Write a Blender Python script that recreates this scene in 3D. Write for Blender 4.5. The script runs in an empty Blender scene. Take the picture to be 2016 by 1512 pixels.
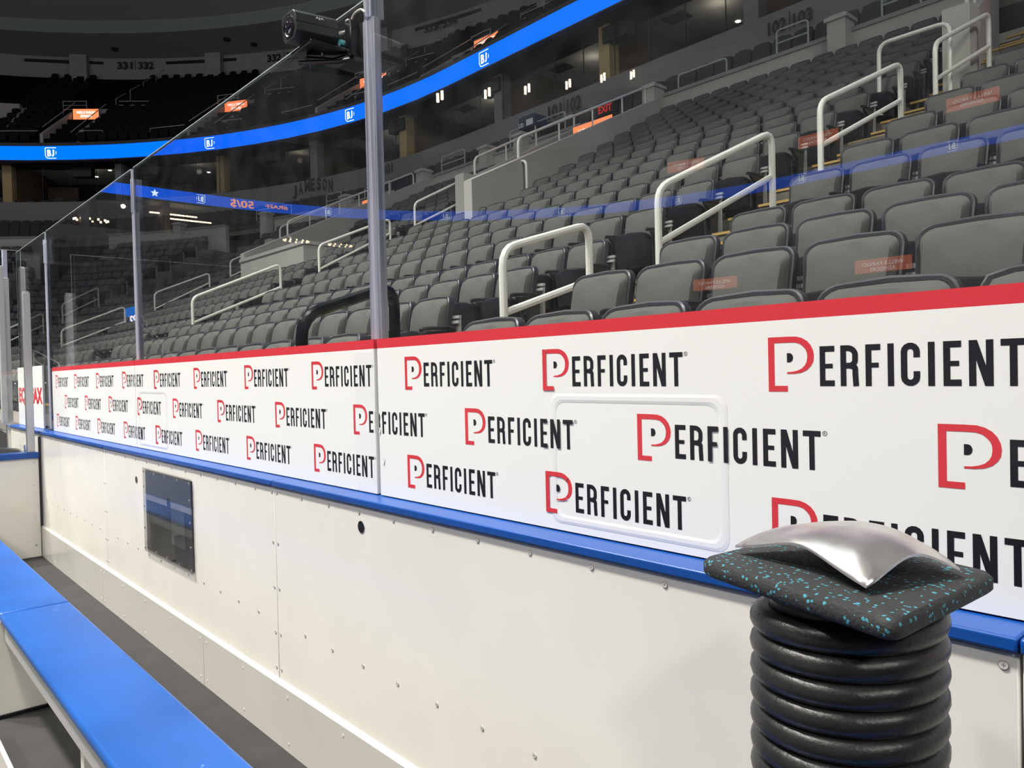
import bpy, math, random
from math import sin, cos, pi, radians, atan2, sqrt, hypot
from mathutils import Vector, Matrix
random.seed(7)
sc = bpy.context.scene
C = sc.collection
H = 1.456

# ---------------------------------------------------------------- camera
YAW, PIT, ROL, FOC = -0.8459, -0.01677, 0.02342, 1514.0
F = Vector((sin(YAW)*cos(PIT), cos(YAW)*cos(PIT), sin(PIT)))
r0 = Vector((cos(YAW), -sin(YAW), 0)); d0 = F.cross(r0)
RT = cos(ROL)*r0 + sin(ROL)*d0
DN = -sin(ROL)*r0 + cos(ROL)*d0
cam_data = bpy.data.cameras.new('camera')
cam = bpy.data.objects.new('camera', cam_data); C.objects.link(cam)
M = Matrix((RT, -DN, -F)).transposed().to_4x4(); M.translation = Vector((0, 0, H))
cam.matrix_world = M
cam_data.sensor_width = 36; cam_data.lens = FOC/2016*36
cam_data.clip_start = 0.02; cam_data.clip_end = 400
sc.camera = cam
# ---------------------------------------------------------------- world, lights, exposure
w = bpy.data.worlds.new('world'); sc.world = w; w.use_nodes = True
w.node_tree.nodes['Background'].inputs[0].default_value = (0.5, 0.6, 0.8, 1)
w.node_tree.nodes['Background'].inputs[1].default_value = 0.004
sc.view_settings.view_transform = 'Standard'; sc.view_settings.look = 'None'
sc.view_settings.gamma = 1; sc.view_settings.use_curve_mapping = False
sc.view_settings.exposure = 0.14
sc.cycles.max_bounces = 8; sc.cycles.transparent_max_bounces = 16
sc.cycles.glossy_bounces = 4; sc.cycles.diffuse_bounces = 3
sc.cycles.sample_clamp_indirect = 4.0
sc.cycles.caustics_reflective = False; sc.cycles.caustics_refractive = False
ZROOF = 27.0
def area(name, loc, size, power, color=(1, 1, 1), spread=180, target=None):
    l = bpy.data.lights.new(name, 'AREA'); l.shape = 'DISK'; l.size = size
    l.energy = power; l.color = color; l.spread = radians(spread)
    o = bpy.data.objects.new(name, l); C.objects.link(o); o.location = loc
    if target is not None:
        o.rotation_euler = (Vector(target)-Vector(loc)).to_track_quat('-Z', 'Y').to_euler()
    return o
RINK_P = 2080
for ix, lx in enumerate((-18, -9, 1)):
    for ly in (-7, -19):
        area('rink_light', (lx, ly, 24.5), 2.2, RINK_P*(2.25, 1.75, 0.2, 0.0)[ix], (1.0, 0.965, 0.905), 98, (lx, ly, 0))
for lx, ly in ((22, -4), (22, -18)):
    area('side_fill', (lx, ly, 21), 2.5, 300, (1.0, 0.965, 0.905), 56, (-13, 7, 2))  # unseen fills added to brighten the right-facing portal walls
for lx, ly, lz in ((-36, 12, 20), (-44, -2, 20), (-22, 14, 20.5)):  # point fills added to lift the dark upper walls and soffit
    l = bpy.data.lights.new('upper_fill', 'POINT'); l.energy = 380; l.shadow_soft_size = 1.0; l.color = (1.0, 0.95, 0.88)
    o = bpy.data.objects.new('upper_fill', l); C.objects.link(o); o.location = (lx, ly, lz)
for lx, ly in ((-36, -12), (-14, 8), (-14, -34), (12, -12)):  # broad overhead fills added in place of ambient light
    area('ambient_fill', (lx, ly, 25.8), 7, 400, (0.85, 0.93, 1.0), 180, (lx, ly, 0))

# ---------------------------------------------------------------- materials
MATS = {}
def lin(c):
    return tuple(((v/255+0.055)/1.055)**2.4 if v > 10 else v/255/12.92 for v in c)
def mat(name, col, rough=0.5, metal=0.0, spec=0.5, emit=None, es=0.0, noise=0.0, nscale=20.0, bump=0.0, bscale=200.0, trans=0.0, coat=0.0):
    m = bpy.data.materials.new(name); m.use_nodes = True
    nt = m.node_tree; b = nt.nodes['Principled BSDF']
    b.inputs['Base Color'].default_value = (*col, 1)
    b.inputs['Roughness'].default_value = rough; b.inputs['Metallic'].default_value = metal
    b.inputs['Specular IOR Level'].default_value = spec
    b.inputs['Transmission Weight'].default_value = trans
    b.inputs['Coat Weight'].default_value = coat
    if emit: b.inputs['Emission Color'].default_value = (*emit, 1); b.inputs['Emission Strength'].default_value = es
    if noise > 0 or bump > 0:
        tc = nt.nodes.new('ShaderNodeTexCoord')
    if noise > 0:
        n = nt.nodes.new('ShaderNodeTexNoise'); n.inputs['Scale'].default_value = nscale; n.inputs['Detail'].default_value = 6
        nt.links.new(tc.outputs['Object'], n.inputs['Vector'])
        r = nt.nodes.new('ShaderNodeValToRGB'); r.color_ramp.elements[0].position = 0.3; r.color_ramp.elements[1].position = 0.7
        r.color_ramp.elements[0].color = (*[c*(1-noise) for c in col], 1); r.color_ramp.elements[1].color = (*[min(1, c*(1+noise*0.5)) for c in col], 1)
        nt.links.new(n.outputs['Fac'], r.inputs['Fac']); nt.links.new(r.outputs['Color'], b.inputs['Base Color'])
    if bump > 0:
        n2 = nt.nodes.new('ShaderNodeTexNoise'); n2.inputs['Scale'].default_value = bscale; n2.inputs['Detail'].default_value = 3
        nt.links.new(tc.outputs['Object'], n2.inputs['Vector'])
        bp = nt.nodes.new('ShaderNodeBump'); bp.inputs['Strength'].default_value = bump; bp.inputs['Distance'].default_value = 0.002
        nt.links.new(n2.outputs['Fac'], bp.inputs['Height']); nt.links.new(bp.outputs['Normal'], b.inputs['Normal'])
    MATS[name] = m
    return m
def emis(name, col, s):
    m = bpy.data.materials.new(name); m.use_nodes = True; nt = m.node_tree
    nt.nodes.remove(nt.nodes['Principled BSDF']); e = nt.nodes.new('ShaderNodeEmission')
    e.inputs[0].default_value = (*col, 1); e.inputs[1].default_value = s
    nt.links.new(e.outputs[0], nt.nodes['Material Output'].inputs[0]); MATS[name] = m; return m
def glass(name, tint=(0.97, 0.985, 0.98), haze=0.014, refl=1.0):
    m = bpy.data.materials.new(name); m.use_nodes = True; nt = m.node_tree; N = nt.nodes; L = nt.links
    N.remove(N['Principled BSDF'])
    tr = N.new('ShaderNodeBsdfTransparent'); tr.inputs[0].default_value = (*tint, 1)
    df = N.new('ShaderNodeBsdfDiffuse'); df.inputs[0].default_value = (0.7, 0.75, 0.8, 1)
    gl = N.new('ShaderNodeBsdfGlossy'); gl.inputs['Roughness'].default_value = 0.0
    tc = N.new('ShaderNodeTexCoord')
    ns = N.new('ShaderNodeTexNoise'); ns.inputs['Scale'].default_value = 9; ns.inputs['Detail'].default_value = 5
    L.new(tc.outputs['Object'], ns.inputs['Vector'])
    mr = N.new('ShaderNodeMapRange'); mr.inputs['From Min'].default_value = 0.35; mr.inputs['From Max'].default_value = 0.9
    mr.inputs['To Min'].default_value = haze*0.25; mr.inputs['To Max'].default_value = haze*1.6
    L.new(ns.outputs['Fac'], mr.inputs['Value'])
    m1 = N.new('ShaderNodeMixShader'); L.new(mr.outputs[0], m1.inputs[0]); L.new(tr.outputs[0], m1.inputs[1]); L.new(df.outputs[0], m1.inputs[2])
    lw = N.new('ShaderNodeLayerWeight'); lw.inputs[0].default_value = 0.5      # Schlick's curve, the same from both sides of the pane
    pw = N.new('ShaderNodeMath'); pw.operation = 'POWER'; pw.inputs[1].default_value = 5.0; L.new(lw.outputs['Facing'], pw.inputs[0])
    mu = N.new('ShaderNodeMath'); mu.operation = 'MULTIPLY_ADD'; mu.inputs[1].default_value = 0.95*refl; mu.inputs[2].default_value = 0.05*refl; mu.use_clamp = True; L.new(pw.outputs[0], mu.inputs[0])
    m2 = N.new('ShaderNodeMixShader'); L.new(mu.outputs[0], m2.inputs[0]); L.new(m1.outputs[0], m2.inputs[1]); L.new(gl.outputs[0], m2.inputs[2])
    L.new(m2.outputs[0], N['Material Output'].inputs[0]); MATS[name] = m; return m

board_white = mat('board_white', (0.79, 0.765, 0.70), 0.22, noise=0.045, nscale=3.0, bump=0.05, bscale=30)
def add_scuffs(m, col=(0.3, 0.29, 0.28), amount=0.6):
    """short dark scuffs with a shape of their own, on top of the plastic"""
    nt = m.node_tree; N = nt.nodes; L = nt.links; b = N['Principled BSDF']
    src = b.inputs['Base Color'].links[0].from_socket
    tc = N.new('ShaderNodeTexCoord'); mp = N.new('ShaderNodeMapping'); mp.inputs['Scale'].default_value = (3.0, 3.0, 34.0)
    mp.inputs['Rotation'].default_value = (0, 0.16, 0)
    L.new(tc.outputs['Object'], mp.inputs[0])
    n = N.new('ShaderNodeTexNoise'); n.inputs['Scale'].default_value = 3.2; n.inputs['Detail'].default_value = 8; n.inputs['Roughness'].default_value = 0.7
    L.new(mp.outputs[0], n.inputs['Vector'])
    r = N.new('ShaderNodeMapRange'); r.inputs['From Min'].default_value = 0.68; r.inputs['From Max'].default_value = 0.78; r.inputs['To Max'].default_value = amount
    L.new(n.outputs['Fac'], r.inputs['Value'])
    mx = N.new('ShaderNodeMix'); mx.data_type = 'RGBA'
    L.new(r.outputs[0], mx.inputs[0]); L.new(src, mx.inputs[6]); mx.inputs[7].default_value = (*col, 1)
    L.new(mx.outputs[2], b.inputs['Base Color'])
add_scuffs(board_white)
kick_grey = mat('kick_grey', (0.56, 0.54, 0.50), 0.16, noise=0.04, nscale=2.5)
blue_plastic = mat('blue_plastic', (0.006, 0.07, 0.32), 0.3, noise=0.12, nscale=4)
bench_blue = mat('bench_blue', (0.008, 0.088, 0.36), 0.33, noise=0.22, nscale=2.2, bump=0.08, bscale=60)
add_scuffs(bench_blue, (0.3, 0.5, 0.85), 0.5)
seam_dark = mat('seam_dark', (0.03, 0.03, 0.035), 0.7)
rubber_floor = mat('rubber_floor', (0.020, 0.019, 0.018), 0.75, noise=0.3, nscale=6, bump=0.3, bscale=150)
slot_grey = mat('slot_grey', (0.2, 0.195, 0.19), 0.6)
screw_pale = mat('screw_pale', (0.62, 0.60, 0.56), 0.4, metal=0.1)
steel = mat('steel', (0.62, 0.62, 0.62), 0.28, metal=1.0)
alu = mat('aluminium', (0.62, 0.63, 0.62), 0.42, metal=0.55)
ad_white = mat('ad_white', (0.86, 0.86, 0.82), 0.3)
ad_gloss = mat('ad_gloss', (0.83, 0.83, 0.81), 0.12)
ad_red = mat('ad_red', (0.68, 0.04, 0.055), 0.3)
ad_black = mat('ad_black', (0.008, 0.008, 0.012), 0.35)
clear_glass = glass('clear_glass', refl=1.25)
hatch_pane = glass('hatch_pane_clear', (0.8, 0.8, 0.8), 0.02, 0.6)
glass_edge = mat('glass_edge', (0.55, 0.62, 0.62), 0.2, trans=0.2)
post_acrylic = mat('post_acrylic', (0.66, 0.68, 0.80), 0.12, metal=0.2, trans=0.1)
def stripe(m, dark, light, sc=260):
    nt = m.node_tree; N = nt.nodes; L = nt.links; tc = N.new('ShaderNodeTexCoord'); mp = N.new('ShaderNodeMapping'); mp.inputs['Scale'].default_value = (1, 0.2, 0.004)
    L.new(tc.outputs['Object'], mp.inputs[0]); n = N.new('ShaderNodeTexNoise'); n.inputs['Scale'].default_value = sc; n.inputs['Detail'].default_value = 1
    L.new(mp.outputs[0], n.inputs['Vector']); r = N.new('ShaderNodeValToRGB'); r.color_ramp.elements[0].position = 0.38; r.color_ramp.elements[1].position = 0.6
    r.color_ramp.elements[0].color = (*dark, 1); r.color_ramp.elements[1].color = (*light, 1)
    L.new(n.outputs['Fac'], r.inputs[0]); L.new(r.outputs[0], N['Principled BSDF'].inputs['Base Color'])
stripe(post_acrylic, (0.36, 0.38, 0.50), (0.80, 0.81, 0.90))
post_core = mat('post_core', (0.60, 0.60, 0.75), 0.3, metal=0.2)
rail_white = mat('rail_white', (0.80, 0.80, 0.74), 0.32)
rail_black = mat('rail_black', (0.004, 0.005, 0.006), 0.2)
rail_grey = mat('rail_grey', (0.42, 0.44, 0.43), 0.4)
fabric = mat('seat_fabric', (0.112, 0.112, 0.106), 0.85, noise=0.10, nscale=7, bump=0.25, bscale=500)
fabric.node_tree.nodes['Principled BSDF'].inputs['Sheen Weight'].default_value = 0.0
fabric.node_tree.nodes['Principled BSDF'].inputs['Specular IOR Level'].default_value = 0.18
rim_plastic = mat('seat_rim', (0.045, 0.048, 0.055), 0.4)
shell_plastic = mat('seat_shell', (0.020, 0.021, 0.023), 0.22)
seat_metal = mat('seat_metal', (0.42, 0.43, 0.43), 0.35, metal=0.1)
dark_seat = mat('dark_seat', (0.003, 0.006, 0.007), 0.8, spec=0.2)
club_seat = mat('club_seat', (0.014, 0.016, 0.02), 0.6)
concrete = mat('concrete', (0.30, 0.29, 0.27), 0.8, noise=0.12, nscale=2)
step_conc = mat('step_concrete', (0.17, 0.155, 0.13), 0.8, noise=0.2, nscale=5)
nosing = mat('nosing_yellow', (0.55, 0.36, 0.10), 0.6)
wall_grey = mat('wall_grey', (0.50, 0.49, 0.45), 0.75, noise=0.05, nscale=1.2)
wall_dim = mat('wall_dim', (0.20, 0.205, 0.205), 0.75, noise=0.08, nscale=0.7)
upper_wall = mat('upper_wall', (0.36, 0.35, 0.33), 0.85)
upper_band = mat('upper_band', (0.24, 0.28, 0.29), 0.85)
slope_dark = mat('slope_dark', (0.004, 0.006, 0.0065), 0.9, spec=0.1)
roof_black = mat('roof_black', (0.02, 0.021, 0.023), 0.9)
suite_ceiling = mat('suite_ceiling', (0.40, 0.41, 0.40), 0.8)
suite_brown = mat('suite_brown', (0.13, 0.095, 0.06), 0.6)
suite_tan = mat('suite_tan', (0.42, 0.32, 0.15), 0.6)
suite_dark = mat('suite_dark', (0.05, 0.045, 0.045), 0.7)
tv_black = mat('tv_black', (0.01, 0.011, 0.012), 0.5)
num_black = mat('number_black', (0.012, 0.014, 0.018), 0.6)
ribbon_blue = emis('ribbon_blue', (0.0, 0.13, 1.0), 1.5)
ribbon_white = emis('ribbon_white', (0.75, 0.9, 1.0), 2.4)
ribbon_orange = emis('ribbon_orange', (1.0, 0.35, 0.22), 2.6)
sign_orange = emis('sign_orange', (0.86, 0.185, 0.07), 1.7)
sign_white = emis('sign_white', (1.0, 0.85, 0.8), 2.0)
exit_red = emis('exit_red', (0.5, 0.03, 0.03), 0.9)
lamp_warm = emis('lamp_warm', (1.0, 0.72, 0.42), 9.0)
lamp_white = emis('lamp_white', (1.0, 0.95, 0.85), 7.0)
screen_cyan = emis('screen_cyan', (0.25, 0.6, 1.0), 1.3)
ice_darkened = mat('ice_low_bounce', (0.24, 0.24, 0.25), 0.6)  # unseen white ice darkened so its bounce leaves the upper rows dim
hose_black = mat('hose_black', (0.018, 0.018, 0.017), 0.36, spec=0.5, noise=0.3, nscale=25, bump=0.25, bscale=220)
cam_grey = mat('camera_grey', (0.028, 0.033, 0.034), 0.35)
cam_black = mat('camera_black', (0.006, 0.006, 0.007), 0.25)
lens_glass = mat('lens_glass', (0.02, 0.015, 0.02), 0.03, coat=1.0)
cable_white = mat('cable_white', (0.60, 0.56, 0.47), 0.5)
print_white = mat('print_white', (0.75, 0.77, 0.78), 0.5)
chair_black = mat('chair_black', (0.015, 0.015, 0.016), 0.22)
def pad_material():
    m = mat('speckled_rubber', (0.018, 0.02, 0.02), 0.75, bump=0.6, bscale=260)
    nt = m.node_tree; N = nt.nodes; L = nt.links; b = N['Principled BSDF']
    tc = N.new('ShaderNodeTexCoord')
    mp = N.new('ShaderNodeMapping'); mp.inputs['Scale'].default_value = (1, 1, 1); L.new(tc.outputs['Object'], mp.inputs[0])
    nz = N.new('ShaderNodeTexNoise'); nz.inputs['Scale'].default_value = 60; L.new(mp.outputs[0], nz.inputs['Vector'])
    ad = N.new('ShaderNodeVectorMath'); ad.operation = 'MULTIPLY_ADD'; ad.inputs[1].default_value = (0.012,)*3
    L.new(nz.outputs['Color'], ad.inputs[0]); L.new(mp.outputs[0], ad.inputs[2])
    v = N.new('ShaderNodeTexVoronoi'); v.inputs['Scale'].default_value = 205; L.new(ad.outputs[0], v.inputs['Vector'])
    sp = N.new('ShaderNodeSeparateColor'); L.new(v.outputs['Color'], sp.inputs[0])
    gt = N.new('ShaderNodeMath'); gt.operation = 'GREATER_THAN'; gt.inputs[1].default_value = 0.76; L.new(sp.outputs[0], gt.inputs[0])
    lt = N.new('ShaderNodeMath'); lt.operation = 'LESS_THAN'; lt.inputs[1].default_value = 0.42; L.new(v.outputs['Distance'], lt.inputs[0])
    mu = N.new('ShaderNodeMath'); mu.operation = 'MULTIPLY'; L.new(gt.outputs[0], mu.inputs[0]); L.new(lt.outputs[0], mu.inputs[1])
    mx = N.new('ShaderNodeMix'); mx.data_type = 'RGBA'; L.new(mu.outputs[0], mx.inputs[0])
    mx.inputs[6].default_value = (0.022, 0.024, 0.024, 1); mx.inputs[7].default_value = (0.05, 0.26, 0.34, 1)
    L.new(mx.outputs[2], b.inputs['Base Color'])
    return m
speckled = pad_material()
def dish_material():
    m = mat('polished_plate', (0.74, 0.72, 0.70), 0.3, metal=0.9, noise=0.15, nscale=22, bump=0.35, bscale=22)
    return m
plate_metal = dish_material()

# ---------------------------------------------------------------- mesh builder
ORG = {}
def org(o):
    return ORG.get(o.name, Vector((0, 0, 0))) if o else Vector((0, 0, 0))
class MB:
    def __init__(s): s.v = []; s.f = []; s.m = []
    def add(s, vs, fs, m=0):
        k = len(s.v); s.v += [tuple(q) for q in vs]
        for f in fs: s.f.append(tuple(i+k for i in f)); s.m.append(m)
        return s
    def box(s, x0, x1, y0, y1, z0, z1, m=0):
        vs = [(x0, y0, z0), (x1, y0, z0), (x1, y1, z0), (x0, y1, z0), (x0, y0, z1), (x1, y0, z1), (x1, y1, z1), (x0, y1, z1)]
        return s.add(vs, [(0, 3, 2, 1), (4, 5, 6, 7), (0, 1, 5, 4), (1, 2, 6, 5), (2, 3, 7, 6), (3, 0, 4, 7)], m)
    def hexa(s, vs, m=0):
        return s.add(vs, [(0, 3, 2, 1), (4, 5, 6, 7), (0, 1, 5, 4), (1, 2, 6, 5), (2, 3, 7, 6), (3, 0, 4, 7)], m)
    def tube(s, pts, r, n=8, m=0, closed=False):
        pts = [Vector(p) for p in pts]; rings = []; N = len(pts)
        up = None
        for i, p in enumerate(pts):
            a = pts[(i-1) % N] if (closed or i > 0) else p; b = pts[(i+1) % N] if (closed or i < N-1) else p
            t = (b-a).normalized()
            if up is None:
                up = Vector((0, 0, 1)) if abs(t.z) < 0.9 else Vector((0, 1, 0))
            x = t.cross(up)
            if x.length < 1e-4: x = t.cross(Vector((1, 0, 0)))
            x.normalize(); y = x.cross(t).normalized(); up = y
            rr = r[i] if isinstance(r, (list, tuple)) else r
            rings.append([p+rr*(cos(2*pi*k/n)*x+sin(2*pi*k/n)*y) for k in range(n)])
        vs = [q for g in rings for q in g]; fs = []
        for i in range(N if closed else N-1):
            j = (i+1) % N
            for k in range(n):
                fs.append((i*n+k, i*n+(k+1) % n, j*n+(k+1) % n, j*n+k))
        if not closed:
            fs.append(tuple(range(n-1, -1, -1))); fs.append(tuple((N-1)*n+k for k in range(n)))
        return s.add(vs, fs, m)
    def prism(s, poly, f, d, m=0):
        """poly: 2D pts; f(u,v)->Vector ; d: Vector thickness"""
        n = len(poly); a = [f(*p) for p in poly]; b = [q+d for q in a]
        fs = [tuple(range(n)), tuple(range(2*n-1, n-1, -1))]
        for i in range(n): j = (i+1) % n; fs.append((i, i+n, j+n, j))
        return s.add(a+b, fs, m)
    def disc(s, c, u, v, r, n=14, m=0, r2=None):
        c = Vector(c); r2 = r2 or r
        return s.add([c+r*cos(2*pi*k/n)*u+r2*sin(2*pi*k/n)*v for k in range(n)], [tuple(range(n))], m)
    def build_each(s, name, mats, parent=None, **kw):
        """every connected piece becomes an object of its own"""
        n = len(s.v); par = list(range(n))
        def find(i):
            while par[i] != i: par[i] = par[par[i]]; i = par[i]
            return i
        for f in s.f:
            r_ = find(f[0])
            for j in f[1:]: par[find(j)] = r_
        groups = {}
        for f, m_ in zip(s.f, s.m): groups.setdefault(find(f[0]), []).append((f, m_))
        for g in groups.values():
            idx = {}; q = MB()
            for f, m_ in g:
                ff = []
                for i in f:
                    if i not in idx: idx[i] = len(q.v); q.v.append(s.v[i])
                    ff.append(idx[i])
                q.f.append(tuple(ff)); q.m.append(m_)
            q.build(name, mats, parent, **kw)
    def build(s, name, mats, parent=None, smooth=True, bevel=0.0, kind=None, label=None, cat=None, group=None, segs=2, angle=35):
        me = bpy.data.meshes.new(name); o = org(parent)
        me.from_pydata([(x-o.x, y-o.y, z-o.z) for x, y, z in s.v], [], s.f)
        for q in (mats if isinstance(mats, (list, tuple)) else [mats]): me.materials.append(q)
        if any(s.m): me.polygons.foreach_set('material_index', s.m)
        if smooth:
            me.shade_smooth(); me.set_sharp_from_angle(angle=radians(angle))
        me.update(); me.validate()
        ob = bpy.data.objects.new(name, me); C.objects.link(ob)
        if parent: ob.parent = parent
        ORG[ob.name] = o
        if bevel > 0:
            b = ob.modifiers.new('bevel', 'BEVEL'); b.width = bevel; b.segments = segs; b.limit_method = 'ANGLE'; b.harden_normals = False
        if kind: ob['kind'] = kind
        if label: ob['label'] = label
        if cat: ob['category'] = cat
        if group: ob['group'] = group
        return ob
def thing(name, label, cat, loc=(0, 0, 0), group=None, rz=0.0):
    o = bpy.data.objects.new(name, None); C.objects.link(o); o.location = loc; o.rotation_euler = (0, 0, rz)
    o.empty_display_size = 0.1
    o['label'] = label; o['category'] = cat
    if group: o['group'] = group
    ORG[o.name] = Vector(loc)
    return o
TXT = {}
def textgeo(s, bold=0.0):
    k = (s, bold)
    if k in TXT: return TXT[k]
    cu = bpy.data.curves.new('t', 'FONT'); cu.body = s; cu.size = 1; cu.offset = bold; cu.resolution_u = 3
    o = bpy.data.objects.new('t', cu); C.objects.link(o)
    dg = bpy.context.evaluated_depsgraph_get(); me = bpy.data.meshes.new_from_object(o.evaluated_get(dg))
    vs = [(v.co.x, v.co.y) for v in me.vertices]; fs = [tuple(p.vertices) for p in me.polygons]
    bpy.data.objects.remove(o); bpy.data.curves.remove(cu); bpy.data.meshes.remove(me)
    x0 = min(v[0] for v in vs); x1 = max(v[0] for v in vs); y0 = min(v[1] for v in vs); y1 = max(v[1] for v in vs)
    TXT[k] = ([((x-x0)/(x1-x0), (y-y0)/(y1-y0)) for x, y in vs], fs, (x1-x0)/(y1-y0))
    return TXT[k]
def put_text(mb, s, p, u, wdt, hgt, m=0, bold=0.0, v=Vector((0, 0, 1))):
    """p: lower-left corner, u right vector"""
    vs, fs, asp = textgeo(s, bold); p = Vector(p)
    if wdt is None: wdt = asp*hgt
    n0 = len(mb.v)
    mb.add([p+u*(x*wdt)+v*(y*hgt) for x, y in vs], fs, m)
    return wdt

# ---------------------------------------------------------------- the arena's plan: an offset rounded rectangle
XL, XR, YN, YF, RR = -26.0, 18.0, -8.5, -18.0, 28.5
def P(R, s):
    """point and outward angle at radius R and station s (s = x on the near straight, then round the left end)"""
    if s >= XR:
        th = (s-XR)/RR
        if th <= pi/2: return Vector((XR+R*sin(th), YN+R*cos(th), 0)), -th
        d = (th-pi/2)*RR; return Vector((XR+R, YN-d, 0)), -pi/2
    if s >= XL: return Vector((s, YN+R, 0)), 0.0
    th = (XL-s)/RR
    if th <= pi/2: return Vector((XL-R*sin(th), YN+R*cos(th), 0)), th
    d = (th-pi/2)*RR; L = YN-YF
    if d <= L: return Vector((XL-R, YN-d, 0)), pi/2
    th2 = (d-L)/RR
    if th2 <= pi/2: return Vector((XL-R*cos(th2), YF-R*sin(th2), 0)), pi/2+th2
    d2 = (th2-pi/2)*RR; return Vector((XL+d2, YF-R, 0)), pi
QA = RR*pi/2
S_END = XL-QA-(YN-YF)-QA-(XR-XL)
def stations(s0, s1, stepc=1.5, steps=4.0):
    out = [s0]; s = s0
    while s > s1+1e-6:
        straight = (XL < s <= XR) or (s <= XL-QA and s > XL-QA-(YN-YF)) or s <= XL-2*QA-(YN-YF)
        n = s-(steps if straight else stepc)
        for b in (XR, XL, XL-QA, XL-QA-(YN-YF), XL-2*QA-(YN-YF)):
            if s > b+1e-6 and n < b: n = b
        s = max(n, s1); out.append(s)
    return out
def band(mb, prof, ss, m=0, closed=False):
    """sweep the (R, z) profile along the stations"""
    n = len(prof); vs = []
    for s in ss:
        for R, z in prof:
            p, _ = P(R, s); vs.append((p.x, p.y, z))
    fs = []
    for i in range(len(ss)-1):
        for k in range(n if closed else n-1):
            j = (k+1) % n
            fs.append((i*n+k, (i+1)*n+k, (i+1)*n+j, i*n+j))
    if closed:
        fs.append(tuple(range(n))); fs.append(tuple((len(ss)-1)*n+k for k in range(n-1, -1, -1)))
    return mb.add(vs, fs, m)
S_ALL = stations(XR+QA, S_END, 2.2, 6)
S_NEAR = stations(14.0, XL-QA-8, 1.5, 4)

# rows of the lower bowl: (front-edge Y of the seat top, height of the seat top)
ROWY = {1: 2.78, 2: 3.705, 3: 4.63, 4: 5.555}
BK = {5: .2594, 6: .283, 7: .303, 8: .320, 9: .335, 10: .347, 11: .358, 12: .368, 13: .377, 14: .3855, 15: .393, 16: .400, 17: .406, 18: .412}
ROWZ = {1: 1.76, 2: 2.08, 3: 2.385, 4: 2.70}
for k in range(5, 19):
    ROWY[k] = 6.36+0.80*(k-5); ROWZ[k] = H+BK[k]*ROWY[k]
NROW = 18; SEATH = 0.84; PITCH = 0.53
def yfront(k): return ROWY[k]-0.72 if k > 1 else ROWY[1]-0.9
# aisles: (centre, half width) on the straight, then angles round the corner
def aisle_A(Y): return (-4.82+0.085*max(0, Y-5.5), -3.52+0.1*max(0, Y-5.5))
AISLES = [(-15.72, -14.40), (-26.5, -25.30)]
CORNER_A = [(XL-13.0, 1.2), (XL-24.0, 1.2), (XL-35.0, 1.2), (XL-46.0, 1.2)]   # station centre, width at any radius (metres)
PORTALS = [-4.2, -15.05, -25.9]      # aisle centre stations on the straight
def portal_iv(xc, Y):
    """interval (left, right) taken by the portal at row position Y"""
    sl = -0.19*max(0, Y-9.3)
    left = xc+0.45+sl*1.0 if Y > 11.6 else xc+1.0
    return (left-0.12, xc+3.4+sl+0.12)
def row_gaps(k):
    Y = ROWY[k]; g = [aisle_A(Y)] + AISLES
    if Y > 10.0:
        for xc in PORTALS:
            a, b = portal_iv(xc, Y)
            if xc == PORTALS[0] and Y < 10.9: continue
            g.append((a, b))
    if 9.2 < Y < 12.8: g.append((-22.7, -18.2))
    for sc_, wd in CORNER_A:
        R = Y-YN; hw = wd/2*RR/R
        g.append((sc_-hw, sc_+hw))
        if Y > 10.0: g.append((sc_-hw, sc_+(3.4*RR/24)))
    return g

# ---------------------------------------------------------------- structure: concrete bowl
def complement(lo, hi, gaps):
    g = sorted((max(lo, a), min(hi, b)) for a, b in gaps if b > lo and a < hi)
    out = []; c = lo
    for a, b in g:
        if a > c: out.append((c, a))
        c = max(c, b)
    if c < hi: out.append((c, hi))
    return out
mb = MB()
for k in range(1, NROW+1):
    z1 = ROWZ[k]-SEATH; y0 = yfront(k); y1 = (yfront(k+1) if k < NROW else 17.3)
    pg = []
    if y0 > 9.6:
        for xc in PORTALS:
            a, b = portal_iv(xc, ROWY[k]); pg.append((a, b))
        for sc_, wd in CORNER_A:
            pg.append((sc_+0.3, sc_+(3.4*RR/24)))
    for a, b in complement(XL-QA-2, 9.0, pg):
        band(mb, [(y0-YN, max(-0.3, z1-0.9)), (y1+0.1-YN, max(-0.3, z1-0.9)), (y1+0.1-YN, z1), (y0-YN, z1)], stations(b, a, 1.5, 30), 0, True)
mb.build('seating_riser', [step_conc], kind='structure', smooth=False)
# aisle half steps with nosings
def aisle_steps(name, fn, k0, k1):
    mb = MB()
    for k in range(k0, k1):
        z0 = ROWZ[k]-SEATH; z1 = ROWZ[k+1]-SEATH; y1 = yfront(k+1)
        a, b = fn(ROWY[k]); zc = (z0+z1)/2
        mb.box(a+0.06, b-0.06, y1-0.30, y1, z0, zc, 0)
        mb.box(a+0.06, b-0.06, y1-0.315, y1-0.27, zc-0.02, zc+0.006, 1)
        mb.box(a+0.06, b-0.06, y1-0.012, y1+0.035, z1-0.02, z1+0.006, 1)
    mb.build(name, [step_conc, nosing], kind='structure', smooth=False)
aisle_steps('aisle_steps', aisle_A, 1, 17)
aisle_steps('aisle_steps', lambda Y: AISLES[0], 1, 11)
aisle_steps('aisle_steps', lambda Y: AISLES[1], 1, 11)

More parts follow.
